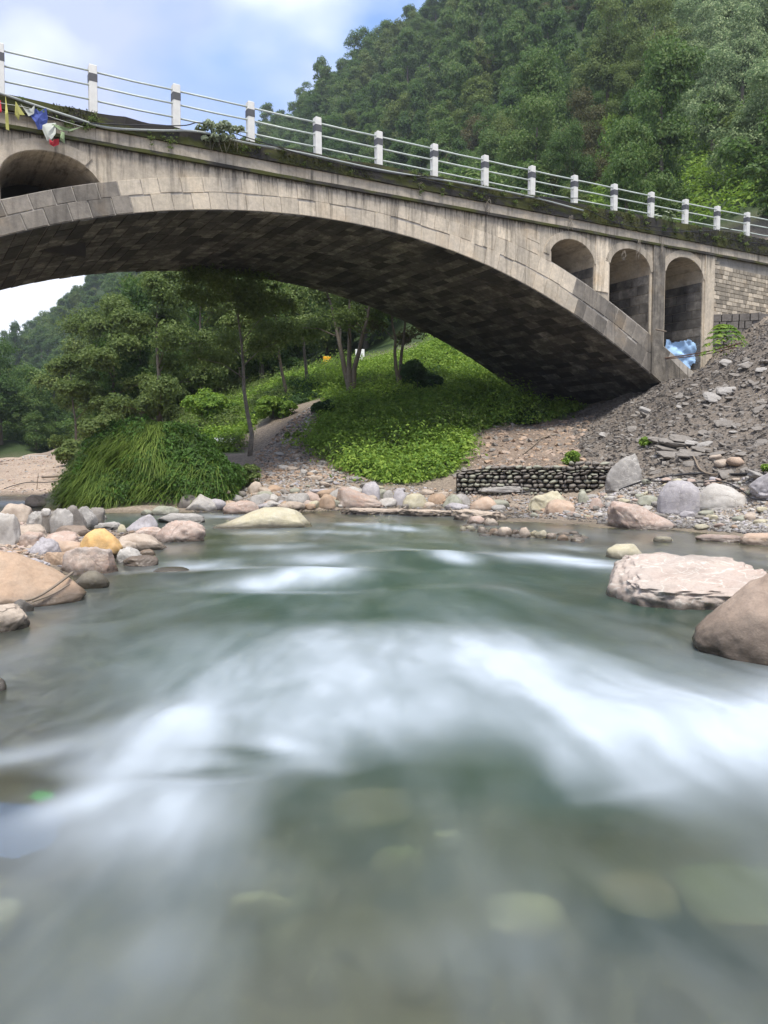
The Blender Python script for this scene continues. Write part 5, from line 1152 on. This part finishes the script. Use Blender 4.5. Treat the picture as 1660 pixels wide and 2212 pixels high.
# ---- low green cover on the slopes: domed clumps of leaves
def cover(name, polys_n, mat, seed, rmin, rmax, nper, leaf, zmin=.15, avoid=None):
    r_ = np.random.default_rng(seed); Vs = []; Fs = []; b = 0
    for poly, n in polys_n:
        pp = in_world(poly, n, seed, zmin); rad = r_.uniform(rmin, rmax, len(pp)) * (1 + .5 * np.clip(vn(pp * .5, seed), -1, 1))
        m_ = len(pp) * nper; k = np.repeat(np.arange(len(pp)), nper); d = r_.normal(size=(m_, 3)); d[:, 2] = np.abs(d[:, 2]) + .1; d /= np.linalg.norm(d, axis=1, keepdims=True)
        C = pp[k] + d * (rad[k] * r_.uniform(.55, 1.05, m_))[:, None] * np.array([1, 1, .85]); Nn = d + r_.normal(0, .5, (m_, 3)) + np.array([0, 0, .4])
        V, F = leafq(C, Nn, leaf * r_.uniform(.5, 1.3, m_), .5, seed); Vs.append(V); Fs.append(F + b); b += len(V)
    return ob(name, fast(name, np.concatenate(Vs), np.concatenate(Fs), mat), kind='stuff')
cover('slope_weeds', [(SLOPE, 4600), (SLOPE2, 1300)], LEAF_SLOPE, 21, .2, .8, 30, .09)
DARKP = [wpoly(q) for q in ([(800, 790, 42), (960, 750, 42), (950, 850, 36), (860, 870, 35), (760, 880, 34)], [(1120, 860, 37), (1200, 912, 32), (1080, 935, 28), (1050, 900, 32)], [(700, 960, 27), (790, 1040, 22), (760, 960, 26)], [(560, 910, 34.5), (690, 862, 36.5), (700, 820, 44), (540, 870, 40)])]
cover('dark_weeds', [(DARKP[0], 300), (DARKP[1], 130), (DARKP[2], 60), (DARKP[3], 260)], LEAF_DARK, 23, .3, .6, 60, .085)  # patches of weeds with darker leaves
HILLG = wpoly([(1040, 430, 84), (1180, 330, 110), (1450, 260, 110), (1660, 300, 90), (1660, 480, 55), (1400, 500, 56), (1100, 560, 56)])
cover('hill_weeds', [(HILLG, 1700)], LEAF_SLOPE, 25, .6, 1.6, 36, .2)
for nm_, pl_, n_, mt_, sd_ in (('slope_shrubs', SLOPE, 230, LEAF_SLOPE, 27), ('dark_slope_shrubs', SLOPE, 30, LEAF_NEAR, 28), ('back_shrubs', SLOPE2, 60, LEAF_NEAR, 29)):
    cover(nm_, [(pl_, n_)], mt_, sd_, .5, 1.35, 420, .066)
# taller single plants standing out of the weeds
def bush(name, px, pyb, Y, wpx, hpx, mat, n, leaf, label, cat='bush', group=None, zoff=0., asp=None):
    p0 = ghit(px, pyb, Y * .8, Y * 1.3)
    if p0 is None or abs(p0[1] - Y) > .15 * Y: p0 = at(px, pyb, Y); p0[2] = float(ground(p0[0], p0[1])) + zoff
    s_ = p0[1] / FD; W, H = wpx * s_ / 2, hpx * s_; q_ = random.Random(int(px * 7 + pyb)); lobes = []
    for i in range(9): a_ = q_.uniform(0, 6.28); u = math.sqrt(q_.random()); lobes.append((W * .62 * u * math.cos(a_), W * .5 * u * math.sin(a_), H * q_.uniform(.2, .68) * (1.1 - .4 * u), min(W, H) * q_.uniform(.3, .45)))
    t = ob(name, None, None, p0, 0, label, cat, group)
    st = join([tube([(0, 0, -.1), (l[0] * .5, l[1] * .5, l[2] * .6), l[:3]], [.02 * H + .004, .012 * H + .003, .004], 5) for l in lobes]); ob('stems', py('stems', st[0], st[1], BARK, True), t)
    V, F = cloud(lobes, n, leaf, int(px + pyb), up=.4); ob('foliage', fast('foliage', V, F, mat), t)
bush('bush', 455, 930, 33, 150, 105, LEAF_SLOPE, 9000, .085, 'bright green rounded bush rising behind the grassy mound')
bush('bush', 528, 1052, 22.2, 85, 62, LEAF_NEAR, 4200, .05, 'dark leafy shrub on the right foot of the grassy mound')
bush('bush', 908, 850, 37, 110, 85, LEAF_DARK, 7000, .09, 'dark green bush on the upper edge of the bright slope')
bush('bush', 690, 900, 34, 70, 55, LEAF_DARK, 3500, .08, 'dark shrub at the foot of the three-stemmed tree')
bush('bush', 590, 905, 35, 110, 50, LEAF_SLOPE, 5000, .08, 'low bright shrub left of the top of the rubble track')
bush('bush', 635, 945, 29, 60, 14, LEAF_NEAR, 900, .05, 'small flat weed growing in the middle of the rubble track')
bush('bush', 1234, 1008, 21.5, 44, 42, LEAF_SLOPE, 1100, .05, 'small green weed growing on top of the dry stone wall')
bush('bush', 1392, 966, 21, 34, 26, LEAF_SLOPE, 600, .045, 'little green weed above the tall leaning grey boulder')
bush('bush', 1655, 1020, 16.3, 30, 20, LEAF_SLOPE, 400, .04, 'tiny green weed beside the hose at the right edge')
bush('bush', 365, 930, 40, 150, 110, LEAF_NEAR, 9000, .10, 'tall dark thicket at the feet of the trees behind the mound top')
bush('bush', 235, 965, 42, 130, 100, LEAF_NEAR, 7000, .10, 'dark thicket under the bushy tree left of the mound top')
bush('bush', 285, 925, 30, 70, 70, LEAF_NEAR, 3500, .08, 'dark bush peeping over the top of the grassy mound')
bush('bush', 150, 1005, 45, 90, 70, LEAF_NEAR, 5000, .10, 'grey-green bush at the foot of the leaning tree by the gravel bar')
def big_leaves(px, pyb, Y, wpx, hpx, n, label, mat=LEAF_SLOPE, size=.16, loc=None, droop=0., parent_name='broad_leaf_plant'):
    p0 = loc if loc is not None else ghit(px, pyb, Y * .8, Y * 1.3); s_ = p0[1] / FD; W, H = wpx * s_ / 2, hpx * s_; q_ = random.Random(int(px))
    t = ob(parent_name, None, None, p0, 0, label, 'plant'); 
    for i in range(n):
        a_ = q_.uniform(0, 6.28); u = q_.uniform(.2, 1); c_ = np.array([W * u * math.cos(a_), W * .5 * u * math.sin(a_) - .05, (H * q_.uniform(.35, 1) if not droop else -H * q_.uniform(-.1, 1))]); L_ = size * q_.uniform(.7, 1.2)
        d = np.array([math.cos(a_), math.sin(a_) - .5, -.35]); d /= np.linalg.norm(d); sd = np.cross(d, [0, 0, 1]); sd /= np.linalg.norm(sd) + 1e-9; nn_ = np.cross(sd, d)
        rows = [(0, .0), (.12, .3), (.4, .46), (.7, .34), (1, .02)]; V = []; F = []
        for (tt, wd) in rows:
            cc = c_ + d * L_ * tt - np.array([0, 0, .25 * L_ * tt * tt]); V += [cc - sd * L_ * wd + nn_ * L_ * .08, cc, cc + sd * L_ * wd + nn_ * L_ * .08]
        for j in range(4): b = j * 3; F += [(b, b + 1, b + 4, b + 3), (b + 1, b + 2, b + 5, b + 4)]
        ob('leaf', py('leaf', V, F, mat, True), t)
        if i < 8: V, F = tube([(0, 0, -.02), c_ * np.array([.4, .4, .7]), c_], [.008, .006, .004], 5); ob('stalk', py('stalk', V, F, LEAF_DARK, True), t)
big_leaves(920, 1002, 23.5, 62, 40, 26, 'cluster of large heart-shaped leaves low on the bright green slope')
s_, z_ = unb(1437, 497, -.15); big_leaves(1437, 497, 29, 66, 42, 24, 'leafy green weed sprouting from the mossy deck edge at right', size=.20, loc=bw(s_, -.12, z_), mat=LEAF_SILK)
s_, z_ = unb(470, 280, -.15)
tp_ = ob('hanging_weed', None, None, bw(s_, -.2, z_), 0, 'dusty grey-green weed tangled in the pipes and hanging off the deck edge', 'plant')
lobes = [(x, -.08 - .05 * (i % 2), z, r) for i, (x, z, r) in enumerate([(-.42, -.05, .14), (-.2, .02, .16), (.0, -.08, .18), (.2, .0, .16), (.42, -.08, .14), (-.05, -.28, .12), (.2, -.25, .12), (-.3, -.3, .09), (.62, -.05, .10), (.4, -.28, .08)])]
V, F = cloud(lobes, 1100, .052, 9, up=.1); ob('foliage', fast('foliage', V, F, LEAF_SILK), tp_)
tb = join([tube(curve([(x, -.1, -.1), (x + rr.uniform(-.06, .06), -.12, -.35), (x + rr.uniform(-.08, .08), -.1, -.35 - rr.uniform(.1, .4))], 3), .004, 4) for x in np.linspace(-.5, .6, 12)]); ob('roots', py('roots', tb[0], tb[1], BARK_PALE, True), tp_)
for px_, py_, ln in [(1052, 432, 38), (1232, 470, 40), (1345, 545, 22), (1377, 520, 45), (905, 400, 16), (1428, 515, 60)]:
    s_, z_ = unb(px_, py_, -.1); b0 = bw(s_, -.14, z_); H_ = ln / FD * b0[1]
    tb = join([tube(curve([(rr.uniform(-.1, .1), 0, rr.uniform(0, .1)), (rr.uniform(-.12, .12), -.03, -H_ * .4), (rr.uniform(-.12, .12), 0.0, -H_ * rr.uniform(.6, 1))], 3), .006, 4) for _ in range(6)])
    o = ob('dangling_roots', py('dangling_roots', tb[0], tb[1], BARK_PALE, True), None, b0, 0, {1052: 'dry roots hanging over the cornice left of the ochre stain', 1232: 'dry roots hanging over the cornice above the first right-hand small arch', 1345: 'few roots hanging in front of the second small arch', 1377: 'dry roots between the second and third small arches', 905: 'short tuft of roots in the mossy fascia mid span', 1428: 'long dry roots hanging below the leafy weed'}[px_], 'roots')
# moss and small weeds along the fascia
ss_ = rng.uniform(-11, 20, 5200); kk_ = vn(P3(ss_ * .8, ss_ * 0, 3), 12) > -.1; ss_ = ss_[kk_]
fz = zband(ss_) + (zdeck(ss_) - zband(ss_)) * rng.random(len(ss_)); C = np.array([bw(a_, -.15 - .02 * rng.random(), b_) for a_, b_ in zip(ss_, fz)])
V, F = leafq(C, np.tile([.4, -.7, .5], (len(C), 1)) + rng.normal(0, .6, (len(C), 3)), .018 + .02 * rng.random(len(C)), .6, 5)
MOSS = leaf_mat('moss', [(.03, .032, .012), (.055, .06, .018), (.085, .095, .022)], (.08, .09, .02, 1)); ob('moss', fast('moss', V, F, MOSS), kind='stuff')
lb_ = []
for s_ in rng.uniform(-10.5, 19, 70):
    q = bw(s_, -.16, float(zdeck(s_)) - rng.uniform(-.02, .45)); lb_.append((*q, rng.uniform(.05, .16))); 
    if rng.random() < .4: lb_.append((q[0], q[1], q[2] - .15, rng.uniform(.04, .1)))
V, F = cloud(lb_, 5200, .028, 17, up=.1, jit=1.2, shell=(.2, 1.2)); ob('deck_edge_weeds', fast('deck_edge_weeds', V, F, LEAF_NEAR), kind='stuff')
# fern in front of the dark wall at right
fp_ = at(1562, 708, 28.9); ft = ob('fern', None, None, fp_, 0, 'light green drooping fern against the dark wall at right', 'fern')
for i in range(34):
    a_ = rr.uniform(0, 6.28); L_ = rr.uniform(.8, 1.5); d = np.array([math.cos(a_) * .45, math.sin(a_) * .3 - .25, .62]); pth = [np.array([0, 0, .0]) + d * L_ * t + np.array([d[0] * .5, d[1] * .5, -1.35]) * L_ * t * t for t in np.linspace(0, 1, 9)]
    V = []; F = []
    for j in range(1, 9):
        p_ = pth[j]; tg = pth[j] - pth[j - 1]; tg /= np.linalg.norm(tg); sd = np.cross(tg, [0, 0, 1]); sd /= np.linalg.norm(sd) + 1e-9; wd = .20 * math.sin(math.pi * (j / 9.5)) + .03
        for sgn in (-1, 1): b = len(V); V += [p_, p_ + sd * sgn * wd * .5 + tg * .05, p_ + sd * sgn * wd + np.array([0, 0, -.07]), p_ + sd * sgn * wd * .45 - tg * .035]; F.append((b, b + 1, b + 2, b + 3))
    ob('frond', py('frond', V, F, LEAF_SLOPE), ft)

# ---- grass and creepers on the mound
def mound_pts(n, seed, cond=None):
    r_ = np.random.default_rng(seed); q = np.stack([MND[0] + r_.uniform(-2.4, 3.2, n * 2), MND[1] + r_.uniform(-2.1, 2.1, n * 2)], -1); h = mound(q[:, 0], q[:, 1]); q = q[h > .03][:n]
    e = .05; z = ground(q[:, 0], q[:, 1]); gx = (ground(q[:, 0] + e, q[:, 1]) - z) / e; gy = (ground(q[:, 0], q[:, 1] + e) - z) / e
    # steep flanks get their share
    w_ = np.sqrt(1 + gx ** 2 + gy ** 2); k = r_.random(len(q)) < np.clip(w_ / 3, .3, 1); return np.concatenate([q, z[:, None]], 1)[k], np.stack([-gx, -gy, np.ones(len(gx))], -1)[k] / w_[k][:, None]
P_, N_ = mound_pts(80000, 41); r_ = np.random.default_rng(5)
lft = (P_[:, 0] < MND[0] + 1.0 + .5 * vn(P_ * 1.2, 5)) | (r_.random(len(P_)) < .12); P_, N_ = P_[lft][:30000], N_[lft][:30000]; n = len(P_)
Ln = (.30 + .42 * r_.random(n)) * (1 + .45 * vn(P_ * 1.9, 9)); dr = N_ * .6 + np.array([-.12, -.2, .8]) + .9 * np.stack([vn(P_ * 1.3, 10), vn(P_ * 1.3, 11), vn(P_ * 1.3, 12)], -1) + r_.normal(0, .55, (n, 3)); dr /= np.linalg.norm(dr, axis=1, keepdims=True)
fall = np.array([-.12, -.2, -1.15]); sd = np.cross(dr, [0, 0, 1.]); sd /= np.linalg.norm(sd, axis=1, keepdims=True) + 1e-9
rows = []
for t, wd in ((0, .006), (.3, .0075), (.6, .006), (.85, .004), (1., .001)):
    c_ = P_ + dr * (Ln * t)[:, None] + fall * (Ln * t * t * .75)[:, None]; rows.append(c_ - sd * wd); rows.append(c_ + sd * wd)
V = np.stack(rows, 1).reshape(-1, 3); b = np.arange(n)[:, None] * 10; F = np.concatenate([b + np.array([[2 * j, 2 * j + 1, 2 * j + 3, 2 * j + 2]]) for j in range(4)], 0)
ob('long_grass', fast('long_grass', V, F, GRASS), kind='stuff')
P_, N_ = mound_pts(60000, 43); rt = (P_[:, 0] > MND[0] + .6 + .5 * vn(P_ * 1.2, 5)) | (P_[:, 2] < .8 + .5 * vn(P_, 8)) | (vn(P_ * 1.6, 14) > .42); P_, N_ = P_[rt][:24000], N_[rt][:24000]; n = len(P_)
V, F = leafq(P_ + N_ * (r_.random((n, 1)) * .30 * (1 + vn(P_ * 2.5, 3))[:, None]), N_ + r_.normal(0, .5, (n, 3)), .035 + .03 * r_.random(n), .6, 6)
ob('creeper_leaves', fast('creeper_leaves', V, F, leaf_mat('creeper_leaf', [(.03, .055, .015), (.05, .10, .02), (.08, .17, .03), (.14, .20, .05)], (.12, .25, .04, 1), .1)), kind='stuff')

# ---- smaller things left, right and behind
def wtube(name, pts, r, mat, label, cat, n=8, m_=5, cap=True):
    pts = [np.array(p_, float) for p_ in pts]; return line(name, pts, r, mat, label, cat, n, None, m_)
def gpt(px, py_, off=.03, a_=3, b_=80):
    p_ = ghit(px, py_, a_, b_); 
    if p_ is None: p_ = hitz(px, py_)
    p_[2] += off; return p_
HOSE = plain('black_hose', (.018, .018, .02), .4, .2, 20); STICK = plain('dry_stick', (.20, .16, .12), .8, .3, 20); RUST = plain('rusty_rod', (.13, .075, .05), .7, .3, 20)
wtube('hose', [gpt(x, y, .03, 12, 30) for x, y in [(1338, 1062), (1362, 1052), (1400, 1040), (1450, 1031), (1510, 1027), (1570, 1028), (1620, 1026), (1700, 1015)]], .024, HOSE, 'black rubber hose running across the foot of the shale heap to the right edge', 'hose')
wtube('hose', [gpt(x, y, .12, 12, 30) for x, y in [(1395, 1051), (1440, 1053), (1500, 1055), (1560, 1053), (1600, 1072), (1625, 1090), (1670, 1096)]], .014, HOSE, 'thin dark hose bending over the white and greenish boulder', 'hose')
wtube('branch', [gpt(x, y, .05, 12, 30) for x, y in [(1482, 968), (1500, 995), (1512, 1018), (1535, 1030), (1575, 1031)]], .022, STICK, 'curved bare branch lying down the shale heap into the hose', 'branch')
wtube('branch', [gpt(x, y, .05, 15, 40) for x, y in [(1130, 985), (1150, 968), (1172, 948), (1190, 925)]], .02, STICK, 'thin dry branch lying on the bare brown earth bank', 'branch')
wtube('branch', [gpt(x, y, .06, 15, 40) for x, y in [(1160, 955), (1180, 948), (1205, 942)]], .028, STICK, 'short dark stick crossing the branch on the earth bank', 'branch')
bp = [hitz(38, 1300, .06), at(75, 1292, 6.6), at(110, 1272, 6.75), at(140, 1250, 6.95), at(158, 1236, 7.2)]
wtube('branch', bp, .012, STICK, 'grey twig leaning on the front of the big tan boulder', 'branch')
wtube('branch', [at(70, 1300, 6.5), at(115, 1283, 6.6), at(150, 1262, 6.8)], .008, STICK, 'thinner twig crossing below on the big tan boulder', 'branch')
wtube('metal_rod', [bw(12.95, .35, unb(1443, 779, .35)[1]), at(1520, 761, 29.2), at(1602, 741, 26.2)], .022, RUST, 'upper rusty rod reaching from the blue tarpaulin to the shale heap', 'rod')
wtube('metal_rod', [bw(13.05, .3, unb(1447, 780, .3)[1]), at(1520, 766, 29.0), at(1590, 750, 26.0)], .018, RUST, 'lower rusty rod just under the other one by the tarpaulin', 'rod')
wtube('pipe_stub', [bw(12.1, -.28, unb(1382, 708, -.2)[1]), bw(12.75, -.24, unb(1411, 713, -.2)[1])], .03, STICK, 'short stick poking out across the pier beside the stone arch ring', 'stick')
# blue tarpaulin slung in the third small arch
q = [unb(x, y, .25) for x, y in [(1437, 727), (1452, 740), (1490, 733), (1510, 744), (1521, 758), (1521, 775), (1504, 778), (1495, 795), (1478, 808), (1462, 795), (1445, 780), (1437, 760)]]
q = np.array([(a_, b_) for a_, b_ in q]); nn = 34; lo, hi = q.min(0), q.max(0); gx, gz = np.meshgrid(np.linspace(lo[0], hi[0], nn), np.linspace(lo[1], hi[1], nn)); ins = inpoly(q, gx, gz)
cw_ = q.mean(0); fold = .22 * fbm(P3(gx * 2.2 + gz * .8, gz * 3.2, 1), 4, 66) - .12 * np.abs(np.sin((gx * 1.7 + gz * 2.4) * 2.3)); V = []; F = []; idm = {}
tb0 = bw(cw_[0], .3, cw_[1])
def tv_(i, j, k):
    if (i, j, k) not in idm: idm[(i, j, k)] = len(V); V.append(bw(gx[i, j] + .03 * fold[i, j], .28 + fold[i, j] * .45 + .012 * k, gz[i, j]) - tb0)
    return idm[(i, j, k)]
for i in range(nn - 1):
    for j in range(nn - 1):
        if ins[i, j] and ins[i + 1, j + 1]: F += [(tv_(i, j, 0), tv_(i, j + 1, 0), tv_(i + 1, j + 1, 0), tv_(i + 1, j, 0)), (tv_(i, j, 1), tv_(i + 1, j, 1), tv_(i + 1, j + 1, 1), tv_(i, j + 1, 1))]
ob('tarpaulin', py('tarpaulin', V, F, plain('tarp_blue', (.36, .55, .80), .45, .12, 2.5, spec=.4), True), None, tb0, 0, 'crumpled light blue tarpaulin hanging in the last small arch at right', 'tarpaulin')
# dark earth-stained retaining face under the terrace beside the last pier
V, F = [], []
E_ = [bw(15.95, -.02, 0), bw(17.2, -1.2, 0), bw(20, -1.6, 0)]
rf = []
for k in range(14):
    z0 = 3.0 + k * .31; t0 = 0.
    for e0, e1 in zip(E_[:-1], E_[1:]):
        Lg = np.linalg.norm((e1 - e0)[:2]); d = (e1 - e0) / Lg; nr = np.array([d[1], -d[0], 0]); s = 0
        while s < Lg:
            wd = rr.uniform(.22, .5); a0 = e0 + d * (s + .02); a1 = e0 + d * min(s + wd - .02, Lg); pr = rr.uniform(0, .06)
            v = []
            for z in (z0 + .01, z0 + .30):
                v += [a0 + nr * pr, a1 + nr * pr, a1 - nr * .5, a0 - nr * .5]; 
                for t in range(4): v[-1 - t] = np.array([v[-1 - t][0], v[-1 - t][1], z])
            rf.append((v, list(BOXF))); s += wd
rw_ = ob('terrace_wall', None, None, bw(17, -1, 3), 0, 'dark weathered stone face below the terrace right of the last small arch', 'wall')
for v, f in rf: ob('stone', py('stone', [np.array(a_) - np.array(rw_.location) for a_ in v], f, PIERB if rr.random() < .0 else ROCK['dark']), rw_)
# yellow drums, sign and white pipe behind
def drum(px, pyb, Y, wpx, hpx, mat, label, name='drum', cat='drum', zb=None):
    p0 = at(px, pyb, Y); g_ = float(ground(p0[0], p0[1])); R = wpx / FD * Y / 2; H = at(px, pyb - hpx, Y)[2] - p0[2]; V = []; F = []; n = 20
    pr = [(0, 0), (.94, 0), (1, .03), (1, .30), (1.05, .33), (1, .36), (1, .64), (1.05, .67), (1, .70), (1, .95), (.93, 1), (.9, .97), (0, .97)]
    for r, z in pr:
        for k in range(n): V.append((R * r * math.cos(6.2832 * k / n), R * r * math.sin(6.2832 * k / n), z * H))
    for j in range(len(pr) - 1):
        for k in range(n): F.append((j * n + k, j * n + (k + 1) % n, j * n + n + (k + 1) % n, j * n + n + k))
    return ob(name, py(name, V, F, mat, False), None, (p0[0], p0[1], max(p0[2] if zb is None else zb, g_)), 0, label, cat)
YEL = plain('yellow_paint', (.85, .42, .02), .5, .12, 5)
d1 = drum(706, 803, 47, 21, 15, YEL, 'lower of two bright orange-yellow drums standing behind the trees')
drum(707, 803, 47, 17, 13, YEL, 'upper of two bright orange-yellow drums stacked behind the trees', zb=d1.location.z + 15 / FD * 47)
SIGNP = plain('white_board', (.75, .76, .74), .6, .06, 5)
p0 = at(778, 806, 48); p0[2] = max(p0[2], float(ground(p0[0], p0[1]))); sg = ob('white_signboard', None, None, p0, 0, 'small blank white board on posts behind the three-stemmed tree', 'sign')
V, F = box(-.28, .28, -.02, .02, .35, 1.05); ob('panel', py('panel', V, F, SIGNP), sg)
for x in (-.2, .2): V, F = tube([(x, .03, -.1), (x, .03, .9)], .025, 6); ob('post', py('post', V, F, STICK), sg)
# broken white pipe
p0 = ghit(486, 962, 22, 60); g_ = p0[2]; V = []; F = []; n = 18
for i, x in enumerate(np.linspace(-.42, .40, 9)):
    for k in range(n + 1):
        a_ = math.pi * (-.15 + 1.3 * k / n); r = .16 + (.05 * vn(np.array([x * 4, k * .5, 1.])) if i == 8 else 0); V.append((x + .05 * vn(np.array([k * .7, 2., i * 1.])) * (i == 8), r * math.cos(a_), r * math.sin(a_) + .1)); V.append((x, (r - .03) * math.cos(a_), (r - .03) * math.sin(a_) + .1))
m2 = 2 * (n + 1)
for i in range(8):
    for k in range(n):
        b = i * m2 + 2 * k; F += [(b, b + m2, b + m2 + 2, b + 2), (b + 1, b + 3, b + m2 + 3, b + m2 + 1)]
for i in (0, 8):
    for k in range(n): b = i * m2 + 2 * k; F.append((b, b + 1, b + 3, b + 2) if i == 0 else (b, b + 2, b + 3, b + 1))
ob('broken_pipe', py('broken_pipe', V, F, SIGNP, False), None, (p0[0], p0[1], g_ + .03), .15, 'broken white pipe piece lying between the mound and the slender tree', 'pipe')
# gravel bar: low wall with railing, bucket, wires, poles
lw = ob('embankment_wall', None, None, at(105, 1012, 56), 0, 'low grey embankment wall with a thin railing beyond the gravel bar', 'wall'); b0 = np.array(lw.location)
a0, a1 = at(52, 1010, 60), at(176, 1006, 52); dW = (a1 - a0); dW[2] = 0; LW = np.linalg.norm(dW); dW /= LW; zb_ = 1.0
nr = np.array([dW[1], -dW[0], 0]); v = []
for z in (zb_ - .5, zb_ + .35): v += [np.array([*(a0 + nr * .2)[:2], z]), np.array([*(a1 + nr * .2)[:2], z]), np.array([*(a1 - nr * .2)[:2], z]), np.array([*(a0 - nr * .2)[:2], z])]
ob('wall_body', py('wall_body', [x - b0 for x in v], BOXF, ROCK['white']), lw)
for i in range(9):
    p_ = a0 + dW * LW * i / 8; V, F = box(-.04, .04, -.04, .04, 0, .45); ob('post', py('post', V, F, PAINT), lw, np.array([p_[0], p_[1], zb_ + .34]) - b0)
for h_ in (.6, .78):
    V, F = tube([np.array([a0[0], a0[1], zb_ + h_]) - b0, np.array([a1[0], a1[1], zb_ + h_]) - b0], .025, 6); ob('rail', py('rail', V, F, PAINT, True), lw)
BLUEP = plain('blue_plastic', (.05, .10, .45), .4, .1, 5)
p_ = gpt(134, 1052, 0, 20, 60); drum(134, 1053, p_[1], 12, 13, BLUEP, 'small blue plastic drum on the gravel bar beside the mound', 'bucket', 'bucket')
wtube('wire', [gpt(x, y, .08, 20, 60) for x, y in [(10, 1060), (30, 1053), (60, 1047), (100, 1046)]] + [at(140, 1038, 33)], .018, HOSE, 'dark wire slack across the gravel bar towards the mound', 'wire')
wtube('pole', [gpt(80, 1058, 0, 20, 60), gpt(80, 1058, 0, 20, 60) + np.array([.08, 0, .7])], .015, STICK, 'short upright stick on the gravel bar', 'stick')
wtube('log', [gpt(92, 1036, .1, 20, 60), gpt(92, 1036, .1, 20, 60) + np.array([2.0, -1.2, .12])], .05, STICK, 'long driftwood pole lying on the gravel bar by the blue drum', 'log')
# pale rubble heap among the trees at the top of the slope
pp = in_world(wpoly([(785, 790, 46.5), (800, 765, 49), (940, 700, 52), (1010, 720, 50), (900, 790, 45)]), 1500, 31); heap('pale_rubble', pp, .06 + .14 * np.random.default_rng(5).random(len(pp)) ** 2, .6, ['white', 'cream', 'grey'], seed=12)
# haze over the valley
V, F = box(-420, 420, -70, 720, -3, 330); ob('haze', py('haze', V, F, None) if False else None) if False else None
HZ = M('haze'); pvn = HZ.n('ShaderNodeVolumePrincipled', {'Color': (.80, .88, 1.0, 1), 'Density': .0003, 'Anisotropy': .2}); HZ.t.links.new(pvn.outputs[0], HZ.out.inputs['Volume'])
ob('haze', py('haze', V, F, HZ.m), kind='stuff')
